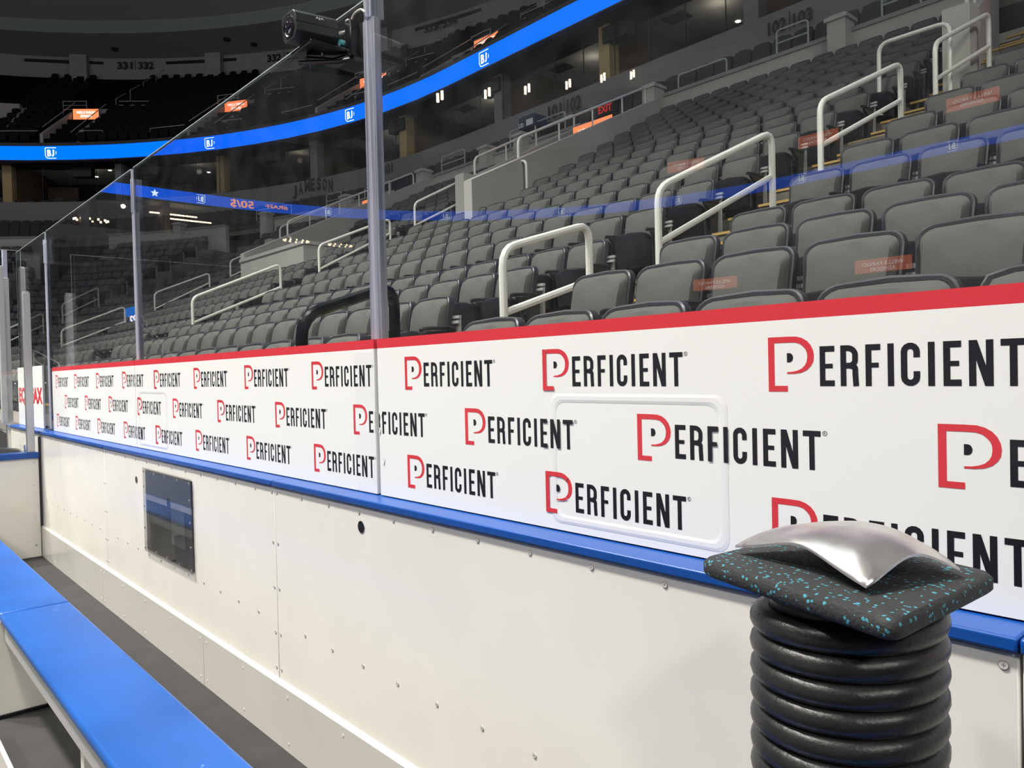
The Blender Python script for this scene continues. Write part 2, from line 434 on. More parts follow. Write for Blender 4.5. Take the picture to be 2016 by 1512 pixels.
# wall behind the lower bowl with coping and pillars, and club level floor
mb = MB(); YW = 17.3
gapsW = [(xc+0.45-1.5, xc+3.4-1.45) for xc in PORTALS]+[(sc_, sc_+3.4) for sc_, wd in CORNER_A]
for a, b in complement(XL-QA-2, 9.0, gapsW):
    ss = stations(b, a, 1.5, 30)
    band(mb, [(YW-YN, 7.2), (YW-YN+0.22, 7.2), (YW-YN+0.22, 8.86), (YW-YN, 8.86)], ss, 0, True)
    band(mb, [(YW-YN-0.04, 8.86), (YW-YN+0.26, 8.86), (YW-YN+0.26, 8.95), (YW-YN-0.04, 8.95)], ss, 1, True)
mb.build('wall_bowl_rear', [wall_grey, concrete], kind='structure', smooth=False)
def pillar(s, w=0.42, zt=9.2):
    p, th = P(YW-YN-0.12, s); mb = MB()
    u = Vector((cos(th), sin(th), 0)); n = Vector((-sin(th), cos(th), 0))
    for (hw, hd, z0, z1) in ((w/2, 0.22, 7.3, zt-0.1), (w/2+0.05, 0.27, zt-0.1, zt-0.02), (w/2-0.02, 0.2, zt-0.02, zt+0.03)):
        q = p
        vs = [q-u*hw-n*hd, q+u*hw-n*hd, q+u*hw+n*hd, q-u*hw+n*hd]
        mb.hexa([v+Vector((0, 0, z0)) for v in vs]+[v+Vector((0, 0, z1)) for v in vs])
    mb.build('wall_pillar', [wall_grey], kind='structure', smooth=False)
for s in (-13.25, -8.0, -18.6, -20.4, -24.2, -30, -36, -42): pillar(s)
mb = MB()
band(mb, [(YW-YN+0.2, 8.4), (RR, 8.4), (RR, 8.6), (YW-YN+0.2, 8.6)], S_NEAR, 0, True)
band(mb, [(RR-1.2, 8.6), (RR, 8.6), (RR, 9.0), (RR-1.2, 9.0)], S_NEAR, 0, True)
mb.build('floor_club', [step_conc], kind='structure', smooth=False)

# vomitory portals
def portal(xc, name='wall_portal'):
    mb = MB()
    def wallseg(pa, pb, za, zb, t=0.2, m=0):
        pa = Vector(pa); pb = Vector(pb); d = (pb-pa).normalized(); n = Vector((d.y, -d.x))*(t/2)
        A = [pa-n, pa+n, pb+n, pb-n]; z0 = 2.6
        mb.hexa([(q.x, q.y, z0) for q in A]+[(A[0].x, A[0].y, za), (A[1].x, A[1].y, za), (A[2].x, A[2].y, zb), (A[3].x, A[3].y, zb)], m)
    wallseg((xc+3.4, 9.3), (xc+1.95, 17.4), 5.15, 8.95)
    wallseg((xc+0.45, 11.8), (xc-0.85, 17.4), 6.2, 8.95)
    wallseg((xc+0.45, 11.8), (xc+0.45, 11.4), 6.2, 6.2, 0.34)
    # pit floor, rear dark passage
    mb.box(xc-1.2, xc+3.4, 9.6, 24, 4.0, 4.2, 1)
    mb.box(xc-1.3, xc+2.3, 17.5, 23.9, 7.7, 7.9, 0)
    mb.box(xc-1.3, xc+2.3, 23.7, 23.9, 4.2, 7.9, 2)
    o = mb.build(name, [wall_grey, step_conc, suite_brown], kind='structure', smooth=False)
for xc in PORTALS: portal(xc)
mb = MB()
mb.box(-22.4, -18.4, 9.22, 9.42, 2.8, 4.86); mb.box(-22.45, -18.35, 9.18, 9.46, 4.86, 4.95)
mb.box(-18.6, -18.4, 9.42, 12.6, 3.2, 4.86); mb.box(-18.64, -18.36, 9.42, 12.6, 4.86, 4.95)
mb.build('wall_platform', [wall_grey], kind='structure', smooth=False)
def rail_path(pts, r=0.024, rad=0.12, n=8):
    """round the corners of a polyline"""
    pts = [Vector(p) for p in pts]; out = [pts[0]]
    for i in range(1, len(pts)-1):
        a, b, c = pts[i-1], pts[i], pts[i+1]
        d1 = (a-b).normalized(); d2 = (c-b).normalized(); q = min(rad, (a-b).length/2, (c-b).length/2)
        p0 = b+d1*q; p1 = b+d2*q
        for k in range(5):
            t = k/4; out.append((1-t)**2*p0+2*t*(1-t)*b+t*t*p1)
    out.append(pts[-1]); return out
def handrail(name, label, a, b, drop, m, r=0.028, mid=True, group=None, rad=0.14, label_group=None):
    """loop rail from top-corner a to top-corner b with two posts and a middle rail"""
    a = Vector(a); b = Vector(b)
    fa = a-Vector((0, 0, drop)); fb = b-Vector((0, 0, drop))
    t = thing(name, label, 'handrail', tuple(fa), group)
    MB().tube(rail_path([fa, a, b, fb], r, rad), r, 10).build('top_rail', m, t)
    if mid:
        MB().tube([a-Vector((0, 0, drop*0.42)), b-Vector((0, 0, drop*0.42))], r*0.9, 8).build('middle_rail', m, t)
    fl = MB()
    for q in (fa, fb): fl.tube([q, q+Vector((0, 0, 0.012))], r*2.1, 12)
    fl.build_each('base_flange', m, t)
    return t
def tread_z(Y):
    z = 0
    for k in range(1, NROW+1):
        if Y >= yfront(k): z = ROWZ[k]-SEATH
    return z
def stair_rail(label, xa, ya, za, xb, yb, zb, m=rail_white, r=0.03, group='white handrails up the stairs', mid=True):
    a = Vector((xa, ya, za)); b = Vector((xb, yb, zb))
    fa = Vector((xa, ya, tread_z(ya))); fb = Vector((xb, yb, tread_z(yb)))
    t = thing('handrail', label, 'handrail', tuple(fa), group)
    MB().tube(rail_path([fa, a, b, fb], r, 0.13), r, 10).build('top_rail', m, t)
    if mid:
        MB().tube([a-Vector((0, 0, (a.z-fa.z)*0.42)), b-Vector((0, 0, (b.z-fb.z)*0.42))], r*0.9, 8).build('middle_rail', m, t)
    fl = MB()
    for q in (fa, fb): fl.tube([q, q+Vector((0, 0, 0.014))], r*2.0, 12)
    fl.build_each('base_flange', m, t)
stair_rail('white handrail in the near stairs, lowest of the four white ones there', -4.1, 3.57, 2.32, -4.1, 4.47, 2.59)
stair_rail('white handrail in the near stairs, second white one from the bottom', -4.0, 5.22, 2.96, -3.72, 6.57, 3.61)
stair_rail('white handrail in the near stairs, third white one from the bottom', -3.70, 7.47, 4.07, -3.55, 9.06, 4.80)
stair_rail('white handrail at the top of the near stairs beside the portal wall', -3.5, 9.95, 5.24, -3.42, 11.6, 6.04)
stair_rail('thick black looped handrail at the foot of the near stairs', -4.1, 2.03, 1.80, -4.1, 2.66, 2.01, rail_black, 0.036, None, False)
for lab, x, segs in (('middle', -15.05, 3), ('far', -26.2, 3)):
    for i, (y0, z0, y1, z1) in enumerate(((5.22, 3.0, 6.97, 3.76), (7.9, 4.24, 9.64, 4.99), (10.4, 5.46, 11.9, 6.25))):
        stair_rail('white handrail in the %s stairs, %s of the three up these steps' % (lab, ('lowest', 'middle one', 'highest')[i]), x, y0, z0, x+0.1, y1, z1, r=0.028)
def corner_rail(s, i, j, k0, k1):
    Ya, Yb = ROWY[k0]-0.3, ROWY[k1]-0.3
    a, th = P(Ya-YN, s); b, _ = P(Yb-YN, s); za, zb = tread_z(Ya), tread_z(Yb)
    fa = a+Vector((0, 0, za)); fb = b+Vector((0, 0, zb)); ho = Vector((0, 0, 1.0))
    t = thing('handrail', 'pale handrail in the %s corner stairs counted from the right, %s from the ice' % (('first', 'second', 'third', 'fourth')[i], ('first', 'second', 'third')[j]), 'handrail', tuple(fa), 'handrails in the corner stairs')
    MB().tube(rail_path([fa, fa+ho, fb+ho, fb], 0.03, 0.13), 0.03, 8).build('top_rail', rail_white, t)
    MB().tube([fa+ho*.55, fb+ho*.55], 0.026, 8).build('middle_rail', rail_white, t)
for i, (s_, w_) in enumerate(CORNER_A):
    for j, (k0, k1) in enumerate(((2, 4), (5, 7), (8, 10))): corner_rail(s_, i, j, k0, k1)
t = thing('blue_screen', 'small glowing blue board with white letters low in the far left corner seats', 'screen', (-26.5, 7.3, 2.9))
mb = MB(); mb.box(-27.3, -25.7, 7.30, 7.36, 3.12, 3.82); mb.build('casing', [tv_black], t, smooth=False)
mb = MB(); mb.box(-27.28, -25.72, 7.285, 7.299, 3.14, 3.80, 0); put_text(mb, 'ISS', (-26.9, 7.28, 3.2), Vector((1, 0, 0)), 0.9, 0.32, 1, 0.03)
mb.build('lit_face', [emis('screen_blue', (0.01, 0.22, 0.9), 0.9), sign_white], t, smooth=False)
mb = MB(); mb.tube([(-27.0, 7.33, tread_z(7.33)), (-27.0, 7.33, 3.13)], 0.025, 6); mb.tube([(-26.0, 7.33, tread_z(7.33)), (-26.0, 7.33, 3.13)], 0.025, 6); mb.build_each('leg', [rail_grey], t)
for lab, xc in (('near', PORTALS[0]), ('middle', PORTALS[1]), ('far', PORTALS[2])):
    # guard rail across the portal front, sloping rails on both portal walls
    handrail('guard_rail', 'light grey guard rail across the front of the %s portal' % lab, (xc+2.45 if xc != PORTALS[0] else -4.55, 10.9, 5.82), (xc+3.35 if xc != PORTALS[0] else -3.66, 10.9, 5.82), 0.98, rail_white, mid=False, group='guard rails at the portals')
    def wz(Y): return 5.15+(Y-9.3)*0.469
    t = thing('wall_rail', 'grey pipe rail rising along the right wall of the %s portal' % lab, 'handrail', (xc+3.1, 10.9, wz(10.9)), 'rails on the portal walls')
    f = lambda Y, dz: (xc+3.4-0.179*(Y-9.3), Y, wz(Y)+dz)
    MB().tube(rail_path([f(10.9, 0), f(10.9, 0.42), f(16.4, 0.42), f(16.4, 0)], 0.03, 0.15), 0.03, 8).build('top_rail', rail_white, t)
    q = MB(); 
    for Y in (12.4, 13.8, 15.2): q.tube([f(Y, 0), f(Y, 0.42)], 0.022, 8)
    q.build_each('rail_post', rail_white, t)
    t = thing('wall_rail', 'grey pipe rail rising along the left wall of the %s portal' % lab, 'handrail', (xc+0.4, 12.0, 6.2), 'rails on the portal walls')
    g = lambda Y, dz: (xc+0.45-0.232*(Y-11.8), Y, 6.2+(Y-11.8)*0.491+dz)
    MB().tube(rail_path([g(11.9, 0), g(11.9, 0.42), g(16.6, 0.42), g(16.6, 0)], 0.03, 0.15), 0.03, 8).build('top_rail', rail_white, t)
    q = MB()
    for Y in (13.2, 14.6): q.tube([g(Y, 0), g(Y, 0.42)], 0.022, 8)
    q.build_each('rail_post', rail_white, t)
def ad_sign(label, c, u, wd, ht, group='orange signs over the portals', lines=('WELLS FARGO', 'ADVISORS')):
    """flat lit sign panel facing the rink: c centre, u right vector"""
    c = Vector(c); n = Vector((u.y, -u.x, 0)); t = thing('portal_sign', label, 'sign', tuple(c-Vector((0, 0, ht/2))), group)
    mb = MB(); z = Vector((0, 0, 1))
    A = [c-u*wd/2, c+u*wd/2]; 
    vs = [A[0]-z*ht/2, A[1]-z*ht/2, A[1]-z*ht/2-n*0.08, A[0]-z*ht/2-n*0.08]
    mb.hexa(vs+[v+z*ht for v in vs]); mb.build('casing', [tv_black], t, smooth=False)
    mb = MB(); o = c+n*0.005
    mb.add([o-u*wd*.49-z*ht*.48, o+u*wd*.49-z*ht*.48, o+u*wd*.49+z*ht*.48, o-u*wd*.49+z*ht*.48], [(0, 1, 2, 3)], 0)
    o = c+n*0.012
    put_text(mb, lines[0], o-u*wd*0.36+z*ht*0.04, u, wd*0.72, ht*0.24, 1, 0.02)
    put_text(mb, lines[1], o-u*wd*0.22-z*ht*0.30, u, wd*0.44, ht*0.24, 1, 0.02)
    mb.build('lit_face', [sign_orange, sign_white], t, smooth=False)
    return t
for lab, xc in (('near', PORTALS[0]), ('middle', PORTALS[1]), ('far', PORTALS[2])):
    ad_sign('orange lit sign above the %s lower portal' % lab, (xc+1.50, 15.0, 7.60), Vector((1, 0, 0)), 1.40, 0.62)

# ---------------------------------------------------------------- club level: number wall, suites, ribbon
mb = MB()
band(mb, [(RR, 8.6), (RR+0.25, 8.6), (RR+0.25, 11.3), (RR, 11.3)], S_ALL, 0, True)
mb.build('wall_suite_front', [wall_dim], kind='structure', smooth=False)
mb = MB()
band(mb, [(RR-0.1, 13.42), (RR+1.4, 13.42), (RR+1.4, 14.5), (RR-0.1, 14.5)], S_ALL, 0, True)
mb.build('trim_1', [tv_black], kind='structure', smooth=False)
mb = MB()
band(mb, [(RR+0.25, 11.0), (RR+7, 11.0), (RR+7, 13.95), (RR+1.4, 13.95), (RR+1.4, 13.5)], S_ALL, 0)
for i in range(len(mb.f)):
    pass
mb.m = []
for i in range(len(S_ALL)-1): mb.m += [2, 1, 0, 0]
mb.build('ceiling_suites', [suite_ceiling, suite_dark, suite_brown], kind='structure', smooth=False)
# ribbon board
rib = thing('ribbon_board', 'long bright blue screen ribbon running right round the arena', 'screen', (0, RR+YN-0.12, 13.54))
mb = MB(); RB = RR-0.17
band(mb, [(RB, 13.54), (RB, 14.30)], stations(XR+QA, S_END, 0.9, 6), 0)
def bj(mb, s, R=RB-0.02, hgt=0.60, z0=13.62):
    p, th = P(R, s); u = Vector((cos(th), sin(th), 0)); z = Vector((0, 0, 1))
    def path(pts, wd):
        for a, b in zip(pts[:-1], pts[1:]):
            d = Vector((b[0]-a[0], b[1]-a[1])); d.normalize(); n = Vector((-d.y, d.x))*wd/2
            q = [(a[0]+n.x, a[1]+n.y), (a[0]-n.x, a[1]-n.y), (b[0]-n.x, b[1]-n.y), (b[0]+n.x, b[1]+n.y)]
            mb.add([p+u*(x*hgt)+z*(z0+y*hgt) for x, y in q], [(0, 1, 2, 3)], 1)
    path([(0.98, 0.97), (0.03, 0.97), (0.03, 0.3), (0.08, 0.16), (0.18, 0.06), (0.32, 0.03), (0.98, 0.03)], 0.05)
    put_text(mb, 'B', p+u*(0.20*hgt)+z*(z0+0.2*hgt), u, 0.34*hgt, 0.6*hgt, 1, 0.035)
    put_text(mb, 'J', p+u*(0.60*hgt)+z*(z0+0.2*hgt), u, 0.20*hgt, 0.6*hgt, 1, 0.04)
    path([(0.95, 0.38), (0.98, 0.45), (0.98, 0.58), (0.95, 0.65)], 0.04)
s = 15.0
s = -23.6+9.25*4
while s > S_END+2:
    bj(mb, s-0.3); s -= 9.25
# a raffle advert on the end of the ribbon
s0 = XL-QA-(YN-YF)-4.2
p, th = P(RB-0.012, s0); u = Vector((cos(th), sin(th), 0))
for ds, tx, wd, hg, zz in ((0, '50/50', 2.2, 0.52, 13.66), (-2.5, '#RAFFLE', 2.2, 0.3, 13.8)):
    p, th = P(RB-0.05, XL-QA-(YN-YF)-2.6+ds); u = Vector((cos(th), sin(th), 0))
    put_text(mb, tx, p+Vector((0, 0, zz)), u, wd, hg, 2, 0.02)
p, th = P(RB-0.02, XL-QA-(YN-YF)+4.2); u = Vector((cos(th), sin(th), 0)); st_ = []
for k in range(10):
    r_ = 0.28 if k % 2 == 0 else 0.12; a_ = pi/2+2*pi*k/10; st_.append(p+u*(r_*cos(a_))+Vector((0, 0, 13.92+r_*sin(a_))))
mb.add(st_, [tuple(range(10))], 1)
p, th = P(RB-0.03, XL-QA-(YN-YF)-1.2); u = Vector((cos(th), sin(th), 0))
mb.add([p+Vector((0, 0, 13.58)), p+u*0.07+Vector((0, 0, 13.58)), p+u*0.07+Vector((0, 0, 14.26)), p+Vector((0, 0, 14.26))], [(0, 1, 2, 3)], 2)
mb.build('screen', [ribbon_blue, ribbon_white, ribbon_orange], rib, smooth=False)
mb = MB()
band(mb, [(RB+0.02, 13.48), (RB-0.03, 13.48), (RB-0.03, 13.54), (RB+0.02, 13.54)], S_ALL, 0, True)
band(mb, [(RB+0.02, 14.30), (RB-0.03, 14.30), (RB-0.03, 14.36), (RB+0.02, 14.36)], S_ALL, 0, True)
mb.build('frame', [tv_black], rib, smooth=False)

# suite partitions, mullions, ceiling pieces
def frame_at(R, s):
    p, th = P(R, s); return p, Vector((cos(th), sin(th), 0)), Vector((-sin(th), cos(th), 0)), th
def rbox(mb, R, s, du0, du1, dn0, dn1, z0, z1, m=0):
    p, u, n, th = frame_at(R, s)
    vs = [p+u*du0+n*dn0, p+u*du1+n*dn0, p+u*du1+n*dn1, p+u*du0+n*dn1]
    mb.hexa([v+Vector((0, 0, z0)) for v in vs]+[v+Vector((0, 0, z1)) for v in vs], m)
PS = [-0.5, -6.3, -12.2, -17.9, -23.6, -30.0, -36.0, -42.0, -48.0, -54.0, -60.0, -66.0, -72.0, -77.0]
for i, s in enumerate(PS):
    mb = MB()
    rbox(mb, RR+0.6, s, -0.10, 0.10, 0, 6.2, 11.1, 13.9, 0)
    rbox(mb, RR+0.5, s, -0.24, 0.24, 0.0, 0.5, 11.1, 13.5 if i % 3 else 13.7, 1)
    rbox(mb, RR+1.3, s+0.3, 0.0, 1.7, 3.3, 3.5, 11.1, 13.2, 0)
    mb.build('wall_suite_divider', [suite_brown, suite_tan if i % 2 else wall_dim], kind='structure', smooth=False)
mb = MB()
s = 3.0
while s > -80:
    rbox(mb, RR+0.35, s, -0.012, 0.012, 0, 0.03, 11.3, 13.5, 0); s -= 1.45
mb.build('trim_2', [tv_black], kind='structure', smooth=False)
# suite lights: recessed downlights that give their own light, ceiling vents
k = 0
SUITE_L = [(-3.4, 14), (-9.2, 16), (-15.0, 12), (-20.8, 10), (-26.8, 8), (-33.0, 7), (-39.0, 6), (-45, 6), (-51, 6), (-57, 6), (-63, 7), (-69, 7), (-75, 6)]
for s, pw in SUITE_L:
    for dn, du in ((1.6, -1.2), (3.0, 0.9), (4.4, -0.4)):
        p, u, n, th = frame_at(RR+dn+0.6, s+du)
        t = MB().tube([p+Vector((0, 0, 13.93)), p+Vector((0, 0, 13.95))], 0.09, 12)
        o = t.build('downlight', [lamp_white], label=None)
        o['label'] = 'small round ceiling downlight glowing inside a suite'; o['category'] = 'ceiling light'; o['group'] = 'downlights in the suite ceilings'
    p, u, n, th = frame_at(RR+3.2, s)
    l = bpy.data.lights.new('suite_lamp', 'POINT'); l.energy = pw*0.7; l.color = (1.0, 0.86, 0.68); l.shadow_soft_size = 0.15
    lo = bpy.data.objects.new('suite_lamp', l); C.objects.link(lo); lo.location = p+Vector((0, 0, 13.5))
    mb = MB(); rbox(mb, RR+3.0, s-1.6, -0.45, 0.45, -0.3, 0.3, 13.90, 13.95)
    o = mb.build('ceiling_vent', [suite_dark], smooth=False); o['label'] = 'dark square air vent in a suite ceiling'; o['category'] = 'vent'; o['group'] = 'vents in the suite ceilings'
# hanging monitors under the ribbon
for i, s in enumerate((-17.3, -23.9, -30.3, -38.6, -46.5, -50.0, -6.5)):
    p, u, n, th = frame_at(RR+0.7, s)
    t = thing('hanging_monitor', 'dark monitor box hung under the blue ribbon, seen from the back', 'monitor', tuple(p+Vector((0, 0, 12.75))), 'monitors hung below the ribbon board')
    mb = MB(); rbox(mb, RR+0.5, s, -0.6, 0.5, -0.1, 0.35, 12.75, 13.3); mb.build('casing', [tv_black], t, smooth=False, bevel=0.03)
    mb = MB(); rbox(mb, RR+0.5, s, -0.06, 0.06, 0.05, 0.2, 13.3, 13.5); mb.build('bracket', [tv_black], t, smooth=False)
# furniture silhouettes on the suite edge and club seats behind the coping
def seat_blob(mb, R, s, z, m=0, w=0.44, h=0.5, lean=0.10, d=0.10):
    p, u, n, th = frame_at(R, s); Z = Vector((0, 0, 1)); hw = w/2
    prof = [(-hw, 0.0), (-hw, h*0.75), (-hw*0.8, h*0.96), (0, h*1.02), (hw*0.8, h*0.96), (hw, h*0.75), (hw, 0.0)]
    f = lambda a, b: p+u*a+Z*(z+b)+n*(lean*b/h)
    mb.prism(prof, f, n*d, m)
mb = MB()
s = 8.0
while s > -82:
    seat_blob(mb, RR-2.0, s, 8.6+0.50, 0, 0.50, 0.60); s -= 0.56
s = 8.0
while s > -82:
    seat_blob(mb, RR-0.8, s, 9.0+0.55, 0, 0.50, 0.62); s -= 0.56
s = 7.0
while s > -80:
    seat_blob(mb, RR+0.7, s, 11.15, 0, 0.5, 0.42+0.16*((int(s*7) % 3) == 0)); s -= 0.75
mb.build('club_seats', [club_seat], kind='stuff', label='rows of dark club seats behind the grey coping wall and along the suite fronts', cat='seats')
# numbers on the club wall
def wall_numbers(s, txt, z, hgt, wd, R=RR-0.06, m=num_black, label=None, lift=0.0, kind='section_number'):
    p, u, n, th = frame_at(R, s); mb = MB()
    if isinstance(txt, tuple):
        a, b = txt
        put_text(mb, a, p-u*(wd/2)+Vector((0, 0, z)), u, wd*0.42, hgt, 0, 0.03)
        put_text(mb, b, p+u*(wd*0.08)+Vector((0, 0, z)), u, wd*0.42, hgt, 0, 0.03)
        q = p-u*0.012
        mb.add([q+Vector((0, 0, z-hgt*.15)), q+u*0.04+Vector((0, 0, z-hgt*.15)), q+u*0.04+Vector((0, 0, z+hgt*1.25)), q+Vector((0, 0, z+hgt*1.25))], [(0, 1, 2, 3)])
    else:
        put_text(mb, txt, p-u*(wd/2)+Vector((0, 0, z)), u, wd, hgt, 0, 0.02)
    o = mb.build(kind, [m], smooth=False); o['label'] = label; o['category'] = 'lettering'
wall_numbers(-10.7, ('102', '103'), 10.66, 0.38, 1.3, label='black 102 and 103 numbers on the grey wall at upper right')
wall_numbers(-19.35, ('101', '102'), 10.60, 0.50, 1.65, label='black 101 and 102 numbers on the grey wall below the suites')
wall_numbers(-30.9, ('126', '101'), 10.75, 0.46, 1.5, label='black 126 and 101 numbers on the wall right of the main glass post')
# arched whiskey lettering on the curved club wall
mb = MB(); word = 'JAMESON'; n0 = len(word)
for i, ch in enumerate(word):
    t = i/(n0-1)-0.5; s = -35.6+t*2.4*-1*-1
    p, u, n, th = frame_at(RR-0.05, s)
    put_text(mb, ch, p-u*0.15+Vector((0, 0, 10.50+0.22*(1-4*t*t))), u, 0.28 if ch != 'M' else 0.36, 0.62, 0, 0.035)
p, u, n, th = frame_at(RR-0.06, -35.6)
put_text(mb, 'IRISH WHISKEY', p-u*0.9+Vector((0, 0, 10.28)), u, 1.8, 0.15, 0, 0.02)
o = mb.build('wall_lettering', [num_black], smooth=False); o['label'] = 'arched dark whiskey lettering painted on the curved grey club wall'; o['category'] = 'lettering'

# club rails on the coping
def club_rail(s0, s1, hgt, i, mid=False):
    a, u, n, th = frame_at(YW-YN+0.15, s0); b, _, _, _ = frame_at(YW-YN+0.15, s1)
    z = 8.95; ho = Vector((0, 0, hgt)); o = Vector((0, 0, z))
    t = thing('coping_rail', 'thin grey pipe rail on the coping above the lower seats', 'handrail', tuple(a+o), 'pipe rails along the coping')
    MB().tube(rail_path([a+o, a+o+ho, b+o+ho, b+o], 0.025, 0.1), 0.024, 8).build('top_rail', rail_grey, t)
    if mid: MB().tube([a+o+ho*.5, b+o+ho*.5], 0.02, 6).build('middle_rail', rail_grey, t)
for i, (a, b, h, md) in enumerate(((-12.6, -11.1, .42, 0), (-9.7, -8.9, .62, 1), (-7.2, -6.4, .62, 1), (-4.4, -3.2, .45, 0), (-16.9, -19.5, .6, 1), (-22.0, -23.4, .6, 1), (-27.0, -29.0, .45, 0), (-30.8, -31.9, .6, 1), (-34.5, -37, .5, 0))):
    club_rail(a, b, h, i, md)
# small vendor hood
t = thing('vendor_cart', 'small dark blue vendor hood with white letters behind the coping', 'cart', tuple(frame_at(RR-2.2, -18.4)[0]+Vector((0, 0, 8.6))))
mb = MB(); rbox(mb, RR-2.4, -18.4, -0.5, 0.25, -0.3, 0.3, 9.42, 9.82, 0); mb.build('hood', [mat('hood_blue', (0.02, 0.04, 0.09), 0.6)], t, smooth=False, bevel=0.03)
mb = MB(); p, u, n, th = frame_at(RR-2.73, -18.4)
put_text(mb, 'UD', p-u*0.46+Vector((0, 0, 9.46)), u, 0.24, 0.14, 0, 0.04)
mb.add([p-u*0.1+Vector((0, 0, 9.46)), p+u*0.22+Vector((0, 0, 9.46)), p+u*0.22+Vector((0, 0, 9.66)), p-u*0.1+Vector((0, 0, 9.66))], [(0, 1, 2, 3)], 0)
mb.build('lettering', [print_white], t, smooth=False)
mb = MB(); 
for du in (-0.45, 0.2):
    q = frame_at(RR-2.6, -18.4)[0]+frame_at(RR-2.6, -18.4)[1]*du; mb.tube([q+Vector((0, 0, 8.6)), q+Vector((0, 0, 9.43))], 0.03, 6)
mb.build_each('post', [rail_grey], t)
# exit sign
u = Vector((1, 0, 0)); p = Vector((-13.1, 15.0, 0))
t = thing('exit_sign', 'small red EXIT sign behind the middle portal', 'sign', tuple(p+Vector((0, 0, 8.0))))
mb = MB(); mb.box(-13.42, -12.78, 15.0, 15.08, 7.96, 8.24); mb.build('casing', [tv_black], t, smooth=False)
mb = MB(); put_text(mb, 'EXIT', (-13.33, 14.99, 8.01), u, 0.46, 0.18, 0, 0.03); mb.build('letters', [exit_red], t, smooth=False)

# ---------------------------------------------------------------- upper bowl
mb = MB()
prof = [(RR+0.6, 14.5), (RR+0.6, 14.7)]
UR = []
for i in range(16):
    R0 = RR+0.9+i*0.68; z = 14.75+i*0.49; UR.append((R0, z)); prof += [(R0, z), (R0+0.68, z)]
prof += [(40.3, 22.6)]
band(mb, prof, S_ALL, 0)
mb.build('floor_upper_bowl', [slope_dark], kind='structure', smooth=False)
mb = MB()
for i, (R0, z) in enumerate(UR):
    s = 4.0
    while s > -86:
        gap = any(abs(s-q) < 1.2 for q in (-51.8, -43.7, -35.6, -28.8, -56.5, -20.5, -10.5))
        if not gap: seat_blob(mb, R0+0.42, s, z+0.28, 0, 0.47, 0.5, 0.08, 0.06)
        s -= 0.58
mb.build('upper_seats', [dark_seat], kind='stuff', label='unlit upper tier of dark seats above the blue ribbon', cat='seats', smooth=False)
mb = MB()
band(mb, [(40.0, 22.3), (40.0, 23.75), (36.0, 23.75), (36.0, 24.55), (33.2, 24.75), (32.9, 26.2), (29, 26.4)], S_ALL, 0)
mb.m = []
for i in range(len(S_ALL)-1): mb.m += [0, 0, 1, 0, 1, 2]
mb.build('wall_upper_concourse', [upper_wall, upper_band, roof_black], kind='structure', smooth=False)
mb = MB()
s = -2.0
while s > -86:      # dark slots above the number wall, with piers between
    rbox(mb, 39.95, s, -2.6, 2.6, -0.05, 0.1, 23.32, 23.52); s -= 6.6
mb.build('trim_3', [tv_black], kind='structure', smooth=False)
mb = MB()
for s in (-54.1, -47.5, -38.5, -30.0, -64.0, -12.0): rbox(mb, 39.6, s, -0.55, 0.55, -0.2, 0.3, 21.9, 23.75)
mb.build('wall_pier', [upper_wall], kind='structure', smooth=False)
wall_numbers(-51.5, ('331', '332'), 22.95, 0.5, 2.5, R=39.8, label='dark 331 and 332 numbers high on the upper concourse wall')
wall_numbers(-43.9, ('332', '333'), 22.95, 0.5, 2.5, R=39.8, label='dark 332 and 333 numbers high on the wall below the camera bracket')
wall_numbers(-35.4, ('333', '334'), 22.95, 0.5, 2.5, R=39.8, label='dark 333 and 334 numbers high on the wall seen through the glass')
# flat dark roof
mb = MB(); mb.box(-75, 66, -64, 40, ZROOF, ZROOF+0.3); mb.build('ceiling', [roof_black], kind='structure', smooth=False)
for s, R in ((-69, 38), (-52, 38.3), (-46, 37.5), (-45.0, 38.6), (-33, 38)):
    mb = MB(); p = frame_at(R, s)[0]; mb.tube([p+Vector((0, 0, 23.62)), p+Vector((0, 0, 23.75))], 0.22, 10)
    o = mb.build('ceiling_speaker', [tv_black]); o['label'] = 'small dark round speaker in the upper soffit'; o['category'] = 'speaker'; o['group'] = 'speakers in the upper soffit'
